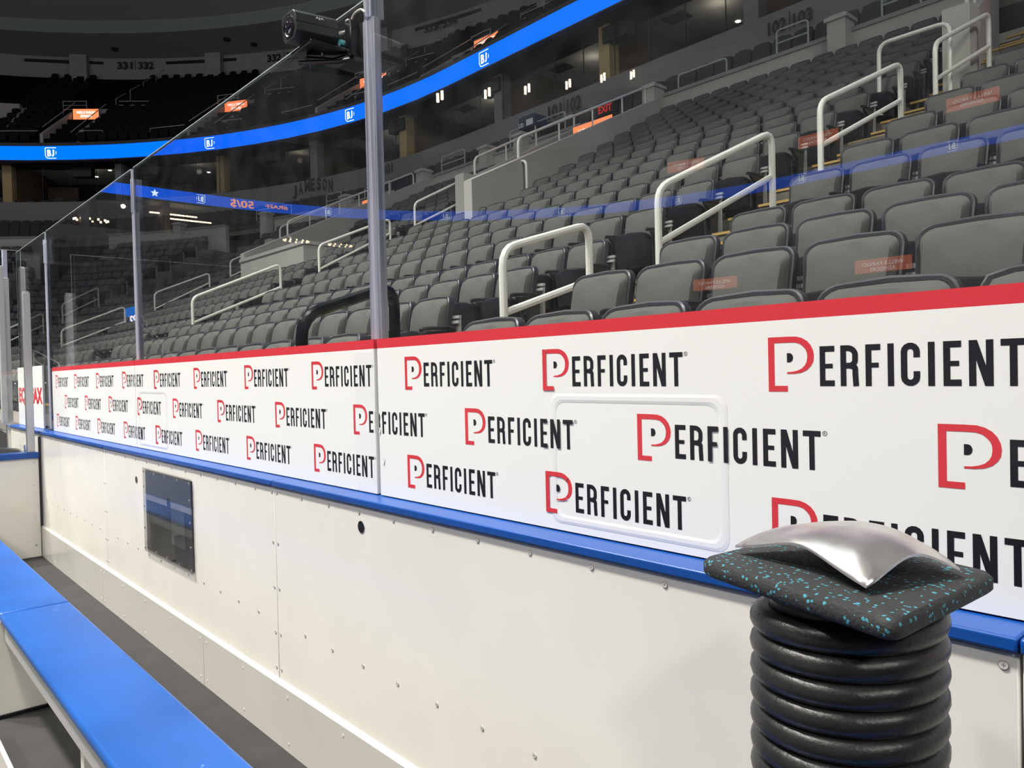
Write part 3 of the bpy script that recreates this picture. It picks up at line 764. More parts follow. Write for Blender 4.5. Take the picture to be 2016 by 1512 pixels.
# upper portals with lit signs, side walls and rails
UP = [(-51.8, 'at far left', 1.55), (-43.7, 'second from the left', 1.55), (-35.6, 'just behind the main glass post', 1.9), (-28.8, 'right of the main glass post', 1.7)]
def upper_portal(s, wd, lab):
    p, u, n, th = frame_at(33.4, s); Z = Vector((0, 0, 1))
    ad_sign('orange lit sign in the upper tier %s' % lab, tuple(p+Z*17.72), u, wd, 0.66)
    mb = MB()
    for du, top in ((-wd/2-0.12, 0.4), (wd/2+0.35, 0.4)):
        q0 = p+u*du-n*3.4; q1 = p+u*du+n*0.6
        t_ = u*0.09
        z0a, z1a = 14.7, 15.5; z0b, z1b = 14.7, 18.2
        mb.hexa([q0-t_+Z*z0a, q0+t_+Z*z0a, q1+t_+Z*z0b, q1-t_+Z*z0b, q0-t_+Z*z1a, q0+t_+Z*z1a, q1+t_+Z*z1b, q1-t_+Z*z1b])
    q = p+n*0.5
    mb.hexa([q-u*wd*.6+Z*14.8, q+u*wd*.75+Z*14.8, q+u*wd*.75+n*0.2+Z*14.8, q-u*wd*.6+n*0.2+Z*14.8, q-u*wd*.6+Z*18.2, q+u*wd*.75+Z*18.2, q+u*wd*.75+n*0.2+Z*18.2, q-u*wd*.6+n*0.2+Z*18.2])
    mb.build('wall_upper_portal', [upper_wall], kind='structure', smooth=False)
    t = thing('upper_rail', 'thin rail beside the upper portal %s' % lab, 'handrail', tuple(p-n*3+Z*15), 'rails at the upper portals')
    m_ = MB()
    for dz in (0.0, 0.25, 0.5): m_.tube([p-u*(wd/2+0.9)+n*0.7+Z*(18.25+dz), p-u*(wd/2-0.5)+n*0.7+Z*(18.25+dz)], 0.02, 6)
    for du in (-0.9, 0.5): m_.tube([p-u*(wd/2-du)+n*0.7+Z*17.9, p-u*(wd/2-du)+n*0.7+Z*18.78], 0.02, 6)
    for dz in (0.0, 0.25, 0.5): m_.tube([p+u*(wd/2+0.9)+n*0.7+Z*(18.25+dz), p+u*(wd/2+2.7)+n*0.7+Z*(18.25+dz)], 0.02, 6)
    m_.tube([p-u*(wd/2+2.4)-n*3.6+Z*14.9, p-u*(wd/2+2.4)-n*3.6+Z*15.6, p-u*(wd/2+0.2)-n*3.6+Z*15.6], 0.02, 6)
    m_.tube([p+u*(wd/2+0.5)-n*3.6+Z*15.6, p+u*(wd/2+1.8)-n*3.6+Z*15.6, p+u*(wd/2+1.8)-n*3.6+Z*14.9], 0.02, 6)
    m_.tube([p-u*(wd/2+0.1)-n*3.3+Z*15.9, p-u*(wd/2+0.1)+n*0.5+Z*18.6], 0.025, 6)
    m_.tube([p+u*(wd/2-0.1)-n*3.3+Z*15.6, p+u*(wd/2+0.2)+n*0.5+Z*18.5], 0.025, 6)
    # stair rail climbing behind
    for j in range(4):
        m_.tube([p+u*(wd/2+0.6+j*.25)+n*(1+1.5*j)+Z*(18+1.08*j), p+u*(wd/2+0.6+j*.25)+n*(1+1.5*j)+Z*(19+1.08*j), p+u*(wd/2+0.8+j*.25)+n*(2.0+1.5*j)+Z*(19.7+1.08*j)], 0.02, 6)
    m_.build_each('pipe', [rail_grey], t)
for s, lab, wd in UP: upper_portal(s, wd, lab)
mb = MB(); p, u, n, th = frame_at(33.4, -56.5); Z = Vector((0, 0, 1))
t = thing('concourse_light', 'pale blue strip light in the upper portal at the left edge', 'light', tuple(p+Z*16.6))
q = p; mb.hexa([q-u*2.5+Z*16.75, q+u*1.6+Z*16.75, q+u*1.6+n*.1+Z*16.75, q-u*2.5+n*.1+Z*16.75, q-u*2.5+Z*17.15, q+u*1.6+Z*17.15, q+u*1.6+n*.1+Z*17.15, q-u*2.5+n*.1+Z*17.15]); mb.build('strip', [screen_cyan], t, smooth=False)
mb = MB(); mb.hexa([q+u*1.7-n*3+Z*14.7, q+u*1.9-n*3+Z*14.7, q+u*1.9+n*.6+Z*14.7, q+u*1.7+n*.6+Z*14.7, q+u*1.7-n*3+Z*15.6, q+u*1.9-n*3+Z*15.6, q+u*1.9+n*.6+Z*18.3, q+u*1.7+n*.6+Z*18.3])
mb.hexa([q-u*3+Z*17.2, q+u*1.7+Z*17.2, q+u*1.7+n*1+Z*17.2, q-u*3+n*1+Z*17.2, q-u*3+Z*18.3, q+u*1.7+Z*18.3, q+u*1.7+n*1+Z*18.3, q-u*3+n*1+Z*18.3])
mb.build('wall_upper_portal', [upper_wall], kind='structure', smooth=False)

# ---------------------------------------------------------------- the opposite side (seen mirrored in the glass)
mb = MB()
S_FAR = stations(XL-QA-1.0, S_END, 2.2, 8)
band(mb, [(8.0, -0.3), (8.0, 0.9), (11, 1.0), (18, 3.9), (25.8, 7.6), (25.8, 8.9), (26.2, 8.9), (26.2, 8.5), (28.5, 8.6)], S_FAR, 0)
mb.build('seating_riser_far', [slope_dark], kind='structure', smooth=False)
for i, (x, R, z, wd, ht) in enumerate(((-16.5, 33.4, 17.4, 3.0, .9), (-26.3, 33.4, 17.4, 3.0, .9), (-35.4+0.0, 33.4, 17.4, 3.0, .9), (-6.0, 33.4, 17.4, 3.0, .9), (-18.5, 25.0, 6.9, 3.2, .9), (-30.0, 25.0, 6.9, 3.2, .9), (-7.0, 25.0, 6.9, 3.2, .9))):
    s = XL-2*QA-(YN-YF)-(x-XL) if x >= XL else XL-2*QA-(YN-YF)+(XL-x)
    p, u, n, th = frame_at(R-1.4, s)
    ad_sign('orange lit sign on the far side of the rink, seen mirrored in the glass', tuple(p+Vector((0, 0, z))), u, wd, ht, group='orange signs on the opposite side')
for y, nm in ((-10.2, 'nearest this corner'), (-24.5, 'second'), (-28.3, 'third'), (-33.6, 'farthest')):     # ring chandeliers in the end lounge
    t = thing('chandelier', 'ring of small warm bulbs in the end lounge, %s of the four' % nm if nm in ('second', 'third') else 'ring of small warm bulbs in the end lounge, the one %s' % nm, 'chandelier', (-55.6, y, 11.9), 'ring chandeliers in the end lounge')
    mb = MB(); mb.tube([(-55.6+0.5*cos(2*pi*k/16), y+1.0*sin(2*pi*k/16), 12.0) for k in range(16)], 0.02, 5, closed=True); mb.tube([(-55.6, y, 13.4), (-55.6, y, 12.9)], 0.02, 5); mb.build_each('hoop', [tv_black], t)
    mb = MB()
    for k in range(12):
        a_ = 2*pi*k/12+0.2; x_ = -55.6+0.5*cos(a_); y_ = y+1.0*sin(a_)
        mb.tube([(x_, y_, 11.86), (x_, y_, 11.98)], 0.055, 7)
    mb.build_each('bulb', [lamp_warm], t)
for y, z_ in ((-15.6, 13.0), (-16.6, 12.7)):
    o = MB().tube([(-56.2, y-1.6, z_), (-56.2, y+1.6, z_)], 0.05, 6).build('linear_lamp', [lamp_warm]); o['label'] = 'thin warm line lamp in the end lounge, seen mirrored in the glass'; o['category'] = 'lamp'; o['group'] = 'line lamps in the end lounge'

lamp_hot = emis('lamp_hot', (1.0, 0.70, 0.42), 26.0)
for i, (y, z) in enumerate(((-27.2, 19.2), (-31.2, 20.3), (-34.9, 21.4), (-39.1, 22.7), (-43.0, 24.1), (-46.6, 25.2))):
    t = thing('hanging_lamp', 'pair of short warm tube lamps hung over the far corner, mirrored in the glass', 'lamp', (-40, y, z-0.3), 'paired lamps hung high over the far corner')
    mb = MB()
    for dy, dz in ((0, 0.12), (0.35, -0.12)): mb.tube([(-40, y+dy, z+dz-0.28), (-40, y+dy, z+dz+0.28)], 0.085, 8)
    mb.build_each('lamp_tube', [lamp_hot], t)
    MB().tube([(-40, y, z+0.4), (-40, y, ZROOF)], 0.012, 5).build('cord', [tv_black], t)
# ---------------------------------------------------------------- seats
def outline(w0, w1, z0, z1, r, n=5):
    """rounded-top shield outline, list of (x, z), clockwise from lower left"""
    pts = [(-w0/2, z0)]
    h = z1-z0
    for k in range(1, 4): t = k/4*(1-r/h); pts.append((-(w0+(w1-w0)*t)/2, z0+h*t))
    cx = w1/2-r*1.15; cz = z1-r-0.012
    for k in range(n+1):
        a = pi-(pi/2)*k/n; pts.append((-cx+r*1.15*cos(a), cz+r*sin(a)))
    pts.append((0, z1))
    for k in range(n+1):
        a = pi/2-(pi/2)*k/n; pts.append((cx+r*1.15*cos(a), cz+r*sin(a)))
    for k in range(3, 0, -1): t = k/4*(1-r/h); pts.append(((w0+(w1-w0)*t)/2, z0+h*t))
    pts.append((w0/2, z0)); pts.append((0, z0))
    return pts
LEAN = 0.16
def yl(z, y): return y-(SEATH-z)*LEAN
def ringmesh(mb, rings, m=0, cap=True, cap0=True):
    n = len(rings[0]); vs = [q for r in rings for q in r]; fs = []
    for i in range(len(rings)-1):
        for k in range(n):
            fs.append((i*n+k, i*n+(k+1) % n, (i+1)*n+(k+1) % n, (i+1)*n+k))
    if cap: fs.append(tuple((len(rings)-1)*n+k for k in range(n)))
    if cap0: fs.append(tuple(range(n-1, -1, -1)))
    mb.add(vs, fs, m)
def shrink(o, d, cz=0.62):
    out = []
    for x, z in o:
        L = hypot(x, z-cz) or 1; out.append((x-d*x/L*1.0, z-d*(z-cz)/L*1.15))
    return out
def curve_y(x): return -0.05*(abs(x)/0.24)**2      # wings wrap forward a little
def back_parts(n=5):
    rim, cush = MB(), MB()
    o = outline(0.46, 0.485, 0.36, SEATH, 0.075, n)
    R = lambda o_, y: [(x, yl(z, y+curve_y(x)), z) for x, z in o_]
    Q = lambda o_, y: [(x, yl(z, y*1.0+curve_y(x)-(0.055*sin(pi*min(1, max(0, (z-.36)/.48))) if y < -0.01 else 0)*min(1, -y/0.03)), z) for x, z in o_]
    o1 = shrink(o, 0.008); o2 = shrink(o, 0.022)
    ringmesh(rim, [R(o1, 0.065), R(o, 0.05), R(o, 0.008), R(o1, 0.0), R(o2, 0.002), R(o2, 0.012)], 0, True, True)
    sc_ = lambda k_: [(x*k_, 0.60+(z-0.60)*k_) for x, z in o]
    o3 = shrink(o, 0.024); o4 = shrink(o, 0.04); o5 = shrink(o, 0.085); o6 = shrink(o, 0.13); o7 = shrink(o, 0.17); o8 = shrink(o, 0.20)
    ringmesh(cush, [Q(o3, 0.010), Q(o3, -0.004), Q(o4, -0.016), Q(sc_(.80), -0.024), Q(sc_(.6), -0.026), Q(sc_(.4), -0.027), Q(sc_(.2), -0.027), Q(sc_(.03), -0.027)], 0, True, False)
    return rim, cush
def pan_part():
    """tipped-up seat pan: dark glossy underside facing forward, cushion lip on top"""
    pan, lip = MB(), MB()
    o = outline(0.40, 0.43, 0.20, 0.555, 0.06, 3)
    R = lambda o_, y, k=0.0: [(x, y-0.06+0.02*(abs(x)/0.2)**2+(z-0.24)*-0.12, z) for x, z in o_]
    ringmesh(pan, [R(shrink(o, .01, .45), -0.135), R(o, -0.15), R(o, -0.205), R(shrink(o, .012, .45), -0.222), R(shrink(o, .06, .45), -0.23)], 0)
    ringmesh(lip, [R(shrink(o, .03, .45), -0.075), R(shrink(o, .008, .45), -0.09), R(shrink(o, .002, .45), -0.125), R(shrink(o, .02, .45), -0.136)], 0)
    return pan, lip
def arm_part(xs):
    a = MB()
    sec = [(-0.02, 0.0), (-0.02, 0.022), (0.0, 0.032), (0.02, 0.022), (0.02, 0.0)]
    ys = [(-0.02, .545, .8), (-0.08, .548, 1), (-0.24, .543, 1.1), (-0.33, .533, .95), (-0.355, .525, .5)]
    rings = [[(xs+x*s, y, z0+z) for x, z in sec] for y, z0, s in ys]
    ringmesh(a, rings, 0)
    return a
def standard_part(xs):
    a = MB()
    prof = [(-0.02, 0.545), (-0.30, 0.535), (-0.28, 0.51), (-0.16, 0.45), (-0.15, 0.25), (-0.22, 0.0), (-0.02, 0.0), (-0.05, 0.3), (-0.03, 0.5)]
    a.prism(prof, lambda y, z: Vector((xs-0.012, y, z)), Vector((0.024, 0, 0)))
    return a
def bracket_part(xs):
    a = MB()
    for z in (0.60, 0.64): a.box(xs-0.055, xs+0.055, yl(z, 0.0)+0.01, yl(z, 0.0)+0.035, z, z+0.022)
    a.box(xs-0.018, xs+0.018, 0.0, 0.03, 0.1, 0.65, 0)
    return a
HX = PITCH/2
def detailed_seat(first_label):
    t = thing('arena_seat', first_label, 'seat')
    rim, cush = back_parts()
    b = rim.build('backrest', [rim_plastic], t); c = cush.build('cushion', [fabric], b)
    pan, lip = pan_part()
    p = pan.build('seat_pan', [shell_plastic], t); l = lip.build('pan_cushion', [rim_plastic], p)
    arm_part(HX).build('armrest', [shell_plastic], t)
    standard_part(HX).build('standard', [shell_plastic], t)
    bracket_part(HX).build('bracket', [seat_metal], t)
    return t
def simple_geo(n=3):
    mb = MB()
    for part, m in zip(back_parts(n), (0, 1)): mb.add(part.v, part.f, m)
    for part, m in zip(pan_part(), (2, 0)): mb.add(part.v, part.f, m)
    a = arm_part(HX); mb.add(a.v, a.f, 2); a = standard_part(HX); mb.add(a.v, a.f, 2)
    a = bracket_part(HX); mb.add(a.v, a.f, 3)
    return mb
ORD = ['', 'first', 'second', 'third', 'fourth', 'fifth', 'sixth', 'seventh', 'eighth', 'ninth', 'tenth', 'eleventh', 'twelfth', 'thirteenth', 'fourteenth', 'fifteenth', 'sixteenth', 'seventeenth', 'eighteenth', 'nineteenth', 'twentieth', 'twenty-first', 'twenty-second', 'twenty-third', 'twenty-fourth']
seats = []    # (loc, rot, section, row, idx)
SEC = ['right of the near stairs', 'left of the near stairs', 'left of the middle stairs', 'left of the far stairs']
for k in range(1, NROW+1):
    Y = ROWY[k]; R = Y-YN; gaps = row_gaps(k); z = ROWZ[k]-SEATH
    iv = complement(XL-QA*0.98, 6.0, gaps)
    for a, b in iv:
        if b > -3.0 and a > -4.3 or b > 0: sec = 0
        elif b > -14: sec = 1
        elif b > -25: sec = 2
        else: sec = 3
        if sec == 0:      # numbered from its left end
            s = a+PITCH/2; i = 1; lim = b
            while s+PITCH/2 <= lim+0.02:
                p, th = P(R, s); seats.append((p, th, sec, k, i, z)); s += PITCH; i += 1
        else:
            # pitch measured on the arc
            s = b; i = 1
            if sec == 1 and k == 1: s = b+0.2
            while True:
                ds = PITCH if s > XL+1e-6 else PITCH*RR/R
                if s-ds < a-0.02: break
                p, th = P(R, s-ds/2); seats.append((p, th, sec, k, i, z)); s -= ds; i += 1
def project(p):
    v = p-Vector((0, 0, H)); zc = v.dot(F)
    return (1008+FOC*v.dot(RT)/zc, 756+FOC*v.dot(DN)/zc, zc) if zc > 0.1 else (None, None, zc)
vis, rest = [], []
for st in seats:
    p, th, sec, k, i, z = st
    x, y, d = project(p+Vector((0, 0, z+0.75)))
    if x is not None and -25 < x < 2060 and y > -25: vis.append((d, st))
    else: rest.append(st)
vis.sort(key=lambda q: q[0])
ind = [q[1] for q in vis[:300]]; rest += [q[1] for q in vis[300:]]
LAB = lambda st: 'grey padded arena seat, %s row from the glass, %s seat %s' % (ORD[st[3]], ORD[min(st[4], 24)], SEC[st[2]])
proto = detailed_seat('x'); used = False
sg = simple_geo(4)
sproto = None
def copy_tree(o, parent=None):
    c = o.copy(); C.objects.link(c); c.parent = parent
    for ch in kids[o.name]: copy_tree(ch, c)
    return c
kids = {}
def reg(o):
    kids[o.name] = list(o.children)
    for ch in o.children: reg(ch)
reg(proto)
for n, st in enumerate(ind):
    p, th, sec, k, i, z = st
    if n < 130:
        o = proto if not used else copy_tree(proto); used = True
    else:
        if sproto is None:
            sproto = sg.build('arena_seat', [rim_plastic, fabric, shell_plastic, seat_metal]); o = sproto
        else:
            o = sproto.copy(); C.objects.link(o)
    o.location = (p.x, p.y, z); o.rotation_euler = (0, 0, th)
    o['label'] = LAB(st); o['category'] = 'seat'; o['group'] = 'grey arena seats in the lower tier'
mb = MB(); lg = simple_geo(2)
rest = [st for st in rest if st[4] < 40]
for st in rest:
    p, th, sec, k, i, z = st; c_, s_ = cos(th), sin(th); base = len(mb.v)
    mb.v += [(p.x+x*c_-y*s_, p.y+x*s_+y*c_, z+zz) for x, y, zz in lg.v]
    mb.f += [tuple(q+base for q in f) for f in lg.f]; mb.m += lg.m
mb.build('arena_seats_beyond', [rim_plastic, fabric, shell_plastic, seat_metal], kind='stuff', label='remaining grey arena seats farther up and round the end of the lower tier', cat='seats')
print('SEATS', len(ind), len(rest), len(mb.f))

# ---------------------------------------------------------------- penalty-box walls, kick plate, ledge
XW0, XW1 = -8.85, 1.6
JO = [XW0, -7.44, -5.42, -2.90, -0.352, XW1]
SCREW = []
def add_screw(parent, x, y, z):
    if not SCREW:
        mb = MB(); mb.tube([(0, -0.0006, 0), (0, 0.003, 0)], 0.0064, 14)
        for a_, b_ in ((0.0030, 0.0006), (0.0006, 0.0030)): mb.box(-a_, a_, -0.0008, -0.0005, -b_, b_, 1)
        ring = [(0.0072*cos(2*pi*k/14), -0.0001, 0.0072*sin(2*pi*k/14)) for k in range(14)]
        mb.add(ring, [tuple(range(14))], 1)
        me = mb.build('screw_head', [screw_pale, slot_grey]); SCREW.append(me)
        o = me
    else: o = SCREW[0].copy(); C.objects.link(o)
    o.parent = parent; o.location = (x, y, z); return o
for i in range(len(JO)-1):
    mb = MB(); mb.box(JO[i]+0.002, JO[i+1]-0.002, 1.30, 1.36, 0.0, 1.022)
    wl = mb.build('wall_board', [board_white], kind='structure', bevel=0.003)
    # screws and cable holes belong to each sheet
    sx = []
    x = -0.372-0.208*int(5)
    U = Vector((1, 0, 0)); V = Vector((0, 0, 1)); pos = []
    xs = [-0.372-0.2085*j for j in range(0, 40)]+[-0.372+0.2085*j for j in range(1, 9)]
    for xx in xs:
        if JO[i]+0.05 < xx < JO[i+1]-0.05: pos += [(xx, zz) for zz in (1.000, 0.487)]
    for xx in (JO[i]+0.022, JO[i+1]-0.022): pos += [(xx, zz) for zz in (1.0, 0.80, 0.62, 0.44, 0.30)]
    for xx, zz in pos:
        add_screw(wl, xx, 1.2985, zz)
    kx0, kx1 = JO[i], JO[i+1]
    for hx, hz in ((-2.235, 0.953), (-4.74, 0.884)):
        if JO[i] < hx < JO[i+1]:
            h = MB(); h.disc((hx, 1.2978, hz), U, V, 0.020, 24, 0, 0.020)
            ob = h.build('cable_hole', [cam_black], wl, smooth=False); ob['label'] = 'black round hole in the white board'
# kick plate in its own sheets
KJ = [XW0, -7.44, -5.50, -3.70, -1.9, -0.1, XW1]
for i in range(len(KJ)-1):
    a, b = KJ[i]+0.0015, KJ[i+1]-0.0015
    mb = MB(); mb.hexa([(a, 1.285, 0), (b, 1.285, 0), (b, 1.30, 0), (a, 1.30, 0), (a, 1.285, 0.247), (b, 1.285, 0.247), (b, 1.30, 0.262), (a, 1.30, 0.262)])
    kp = mb.build('baseboard_rear', [kick_grey], kind='structure', bevel=0.001)
    scr = MB(); n_ = max(1, int((b-a)/0.42))
    for j in range(n_+1):
        xx = a+0.04+(b-a-0.08)*j/n_
        for zz in (0.215, 0.035): scr.tube([(xx, 1.2838, zz), (xx, 1.2855, zz)], 0.006, 10)
    scr.build_each('screw_head', [screw_pale], kp)
# blue ledge, in four lengths
for i, (a, b) in enumerate(((XW0, -5.42), (-5.42, -2.905), (-2.905, -0.352), (-0.352, XW1))):
    mb = MB(); mb.hexa([(a+.0015, 1.289, 1.024), (b-.0015, 1.289, 1.024), (b-.0015, 1.46, 1.024), (a+.0015, 1.46, 1.024), (a+.0015, 1.289, 1.047), (b-.0015, 1.289, 1.047), (b-.0015, 1.46, 1.050), (a+.0015, 1.46, 1.050)])
    mb.build('trim_4', [blue_plastic], kind='structure', bevel=0.004)
mb = MB(); mb.box(XW0, XW1, 1.384, 1.46, 1.046, 1.058); mb.build('trim_5', [seam_dark], kind='structure', smooth=False)
mb = MB(); mb.box(XW0, XW1, 1.37, 1.45, -0.1, 1.02); mb.build('wall_board_core', [kick_grey], kind='structure', smooth=False)
# floors
mb = MB(); mb.box(-9.2, 4.0, -0.7, 1.31, -0.12, 0.0); mb.build('floor', [rubber_floor], kind='structure', smooth=False)
mb = MB(); mb.box(-60, 50, -50, 30, -0.5, -0.32); mb.build('floor_concourse', [step_conc], kind='structure', smooth=False)
mb = MB(); ss = stations(XR+QA, S_END, 2, 10)
loop = []
for s in ss: p, _ = P(7.4, s); loop.append((p.x, p.y, -0.16))
mb.add(loop, [tuple(range(len(loop)))]); mb.build('floor_ice', [ice_darkened], kind='structure', smooth=False)
mb = MB(); mb.box(-9.2, 4, -0.86, -0.76, -0.2, 0.92); mb.box(-9.2, 4, -0.88, -0.72, 0.92, 0.955, 1); mb.build('wall_rink_side', [board_white, blue_plastic], kind='structure', smooth=False)

# ---------------------------------------------------------------- end wall and partition on the left
mb = MB(); mb.box(-7.53, -7.43, -0.72, 1.282, 0.0, 0.826); ew = mb.build('wall_left', [board_white], kind='structure', bevel=0.003)
scr = MB()
for y in (1.245, 0.86, 0.45, 0.0, -0.4):
    for zz in (0.79,): scr.tube([(-7.4285, y, zz), (-7.432, y, zz)], 0.008, 10)
for zz in (0.60, 0.33, 0.1): scr.tube([(-7.4285, 1.245, zz), (-7.432, 1.245, zz)], 0.008, 10)
scr.build_each('screw_head', [steel], ew)
mb = MB(); mb.box(-7.56, -7.405, -0.75, 1.284, 0.826, 0.874); mb.build('trim_6', [blue_plastic], kind='structure', bevel=0.006)
mb = MB(); mb.box(-7.44, -7.425, 1.283, 1.299, 0.25, 1.0); mb.build('trim_7', [seam_dark], kind='structure', smooth=False)
def step_post(name, label, x, y, z0, z1, z2, w=0.06, d=0.05, mats=None, group=None, flutes=False):
    """glass post: wide channel up to z1, thin glass clip above to z2"""
    t = thing(name, label, 'post', (x, y, z0), group)
    mb = MB()
    if flutes:
        n = 7; pr = []
        for k in range(n*2+1):
            a = -w/2+w*k/(n*2); pr.append((a, -d/2-(0.007 if k % 2 else 0.0)))
        pr += [(w/2, d/2), (-w/2, d/2)]
        lo = [(x+a, y+b, z0) for a, b in pr]; hi = [(x+a, y+b, z1) for a, b in pr]; m = len(pr)
        mb.add(lo+hi, [tuple(range(m-1, -1, -1)), tuple(range(m, 2*m))]+[(k, (k+1) % m, m+(k+1) % m, m+k) for k in range(m)])
    else: mb.box(x-w/2, x+w/2, y-d/2, y+d/2, z0, z1)
    mb.build('channel', [mats[0]], t, bevel=0.003, angle=20)
    mb = MB(); mb.box(x-w*0.27, x+w*0.27, y-d*0.42, y+d*0.42, z1, z2); mb.build('upper_clip', [mats[1]], t, bevel=0.003)
    return t
step_post('glass_post', 'grey metal post on the end board at far left', -7.47, 1.235, 0.875, 2.20, 2.215, 0.05, 0.055, (alu, alu))
def pane(name, label, x0, x1, y0, y1, z0, z1, edge_mat=glass_edge, group=None, cat='glass panel'):
    t = thing(name, label, cat, ((x0+x1)/2, (y0+y1)/2, z0), group)
    mb = MB(); mb.box(x0, x1, y0, y1, z0, z1); mb.build('pane', [clear_glass], t, smooth=False)
    mb = MB()
    e = 0.004
    if x1-x0 > y1-y0:
        mb.box(x0, x1, y0-0.0005, y1+0.0005, z1, z1+e); mb.box(x0-e, x0, y0, y1, z0, z1); mb.box(x1, x1+e, y0, y1, z0, z1)
    else:
        mb.box(x0-.0005, x1+.0005, y0, y1, z1, z1+e); mb.box(x0, x1, y1, y1+e, z0, z1)
    mb.build_each('polished_edge', [edge_mat], t, smooth=False)
    return t
pane('glass_divider', 'clear glass divider standing on the end board at far left', -7.475, -7.465, -0.7, 1.205, 0.875, 2.545)
step_post('glass_post', 'second grey post behind the end board at the left edge', -9.55, 1.40, 1.05, 2.55, 2.85, 0.10, 0.05, (alu, post_core))
step_post('glass_post', 'broad grey post farther left in the next glass divider', -9.15, 1.30, 1.05, 2.62, 2.63, 0.09, 0.05, (alu, alu))
mb = MB(); mb.box(-9.45, -9.3, -0.7, 1.25, 0.0, 1.06); mb.build('wall_left_outer', [board_white], kind='structure', bevel=0.003)
mb = MB(); mb.box(-9.48, -9.27, -0.72, 1.25, 1.06, 1.105); mb.build('trim_8', [blue_plastic], kind='structure', bevel=0.005)
# folded black chairs beyond the end board
def black_chair(loc, rz, tilt, label, scl=1.0):
    t = thing('stacking_chair', label, 'chair', loc, 'black chairs beyond the end board', rz)
    t.scale = (scl, scl, scl)
    T = Matrix.Rotation(tilt, 4, 'X')
    def tr(mb): mb.v = [tuple(T @ Vector(v)) for v in mb.v]; return mb
    def b(mb, name, m):
        o = mb.build(name, [m]); o.parent = t; return o
    o = outline(0.36, 0.40, 0.0, 0.34, 0.09, 5)
    mb = MB(); ringmesh(mb, [[(x, 0.03, z+0.55) for x, z in shrink(o, .01, .17)], [(x, 0.02-0.06*(x/0.2)**2, z+0.55) for x, z in o], [(x, -0.01-0.06*(x/0.2)**2, z+0.55) for x, z in o], [(x, -0.02-0.05*(x/0.2)**2, z+0.55) for x, z in shrink(o, .03, .17)]])
    b(tr(mb), 'backrest', chair_black)
    mb = MB()
    ringmesh(mb, [[(x, -0.02-z*1.2, 0.45) for x, z in shrink(o, .02, .17)], [(x, -0.02-z*1.2, 0.47) for x, z in o], [(x, -0.02-z*1.2, 0.49) for x, z in o], [(x, -0.02-z*1.2, 0.50) for x, z in shrink(o, .03, .17)]])
    b(tr(mb), 'seat', chair_black)
    for sx in (-1, 1):
        mb = MB(); mb.tube(rail_path([(sx*0.21, 0.16, 0.0), (sx*0.2, 0.0, 0.45), (sx*0.19, 0.04, 0.9)], 0.012, 0.05), 0.012, 8); b(tr(mb), 'leg', steel)
        mb = MB(); mb.tube([(sx*0.21, -0.42, 0.0), (sx*0.2, -0.36, 0.46), (sx*0.2, 0, 0.46)], 0.012, 8); b(tr(mb), 'leg', steel)
black_chair((-8.38, 0.98, 0.0), radians(-100), 0.0, 'taller black chair beyond the end board, at the very left edge', 1.20)
black_chair((-7.68, 1.03, 0.0), radians(-97), 0.0, 'lower black chair beyond the end board, closer to the grey post', 1.03)

# ---------------------------------------------------------------- glass above the ledge
GY0, GY1 = 1.392, 1.404
PX = [-7.47, -4.97, -2.262, 1.6]
labs = ['clear glass panel at far left between the two left posts', 'clear glass panel left of the main fluted post', 'large clear glass panel right of the main fluted post']
for i in range(3):
    zt = (2.725, 2.725, 3.15)[i]
    pane('rink_glass', labs[i], PX[i]+0.025, PX[i+1]-0.025, GY0, GY1, 1.058, zt, group='glass panels above the blue ledge')
pane('rink_glass', 'narrow clear glass panel beyond the left corner post', -8.84, PX[0]-0.03, GY0, GY1, 1.058, 2.725, group='glass panels above the blue ledge')
def main_post(x, label, z1, z2, w=0.068):
    t = thing('glass_post', label, 'post', (x, 1.41, 1.058))
    mb = MB(); n = 9; pr = []
    for k in range(n*2+1):
        a = -w/2+w*k/(n*2); pr.append((a, -0.016-(0.006 if k % 2 else 0.0)-(0.004 if k in (7, 8, 9, 10) else 0)))
    pr += [(w/2, 0.008), (-w/2, 0.008)]
    m = len(pr); lo = [(x+a, 1.412+b, 1.058) for a, b in pr]; hi = [(x+a, 1.412+b, z1) for a, b in pr]
    mb.add(lo+hi, [tuple(range(m-1, -1, -1)), tuple(range(m, 2*m))]+[(k, (k+1) % m, m+(k+1) % m, m+k) for k in range(m)])
    mb.build('channel', [post_acrylic], t, angle=20)
    mb = MB(); mb.box(x-w*0.05, x+w*0.40, 1.388, 1.44, z1, z2); mb.box(x+w*0.1, x+w*0.17, 1.378, 1.388, z1, z2); mb.build('upper_clip', [post_acrylic], t, bevel=0.004)
    return t
main_post(-2.262, 'thick fluted translucent post in the middle of the glass', 2.655, 3.1)
main_post(-4.97, 'slim lavender post between the two left glass panels', 2.46, 2.66, 0.055)
main_post(-7.50, 'lavender post at the left corner of the advert', 2.46, 2.66, 0.06)

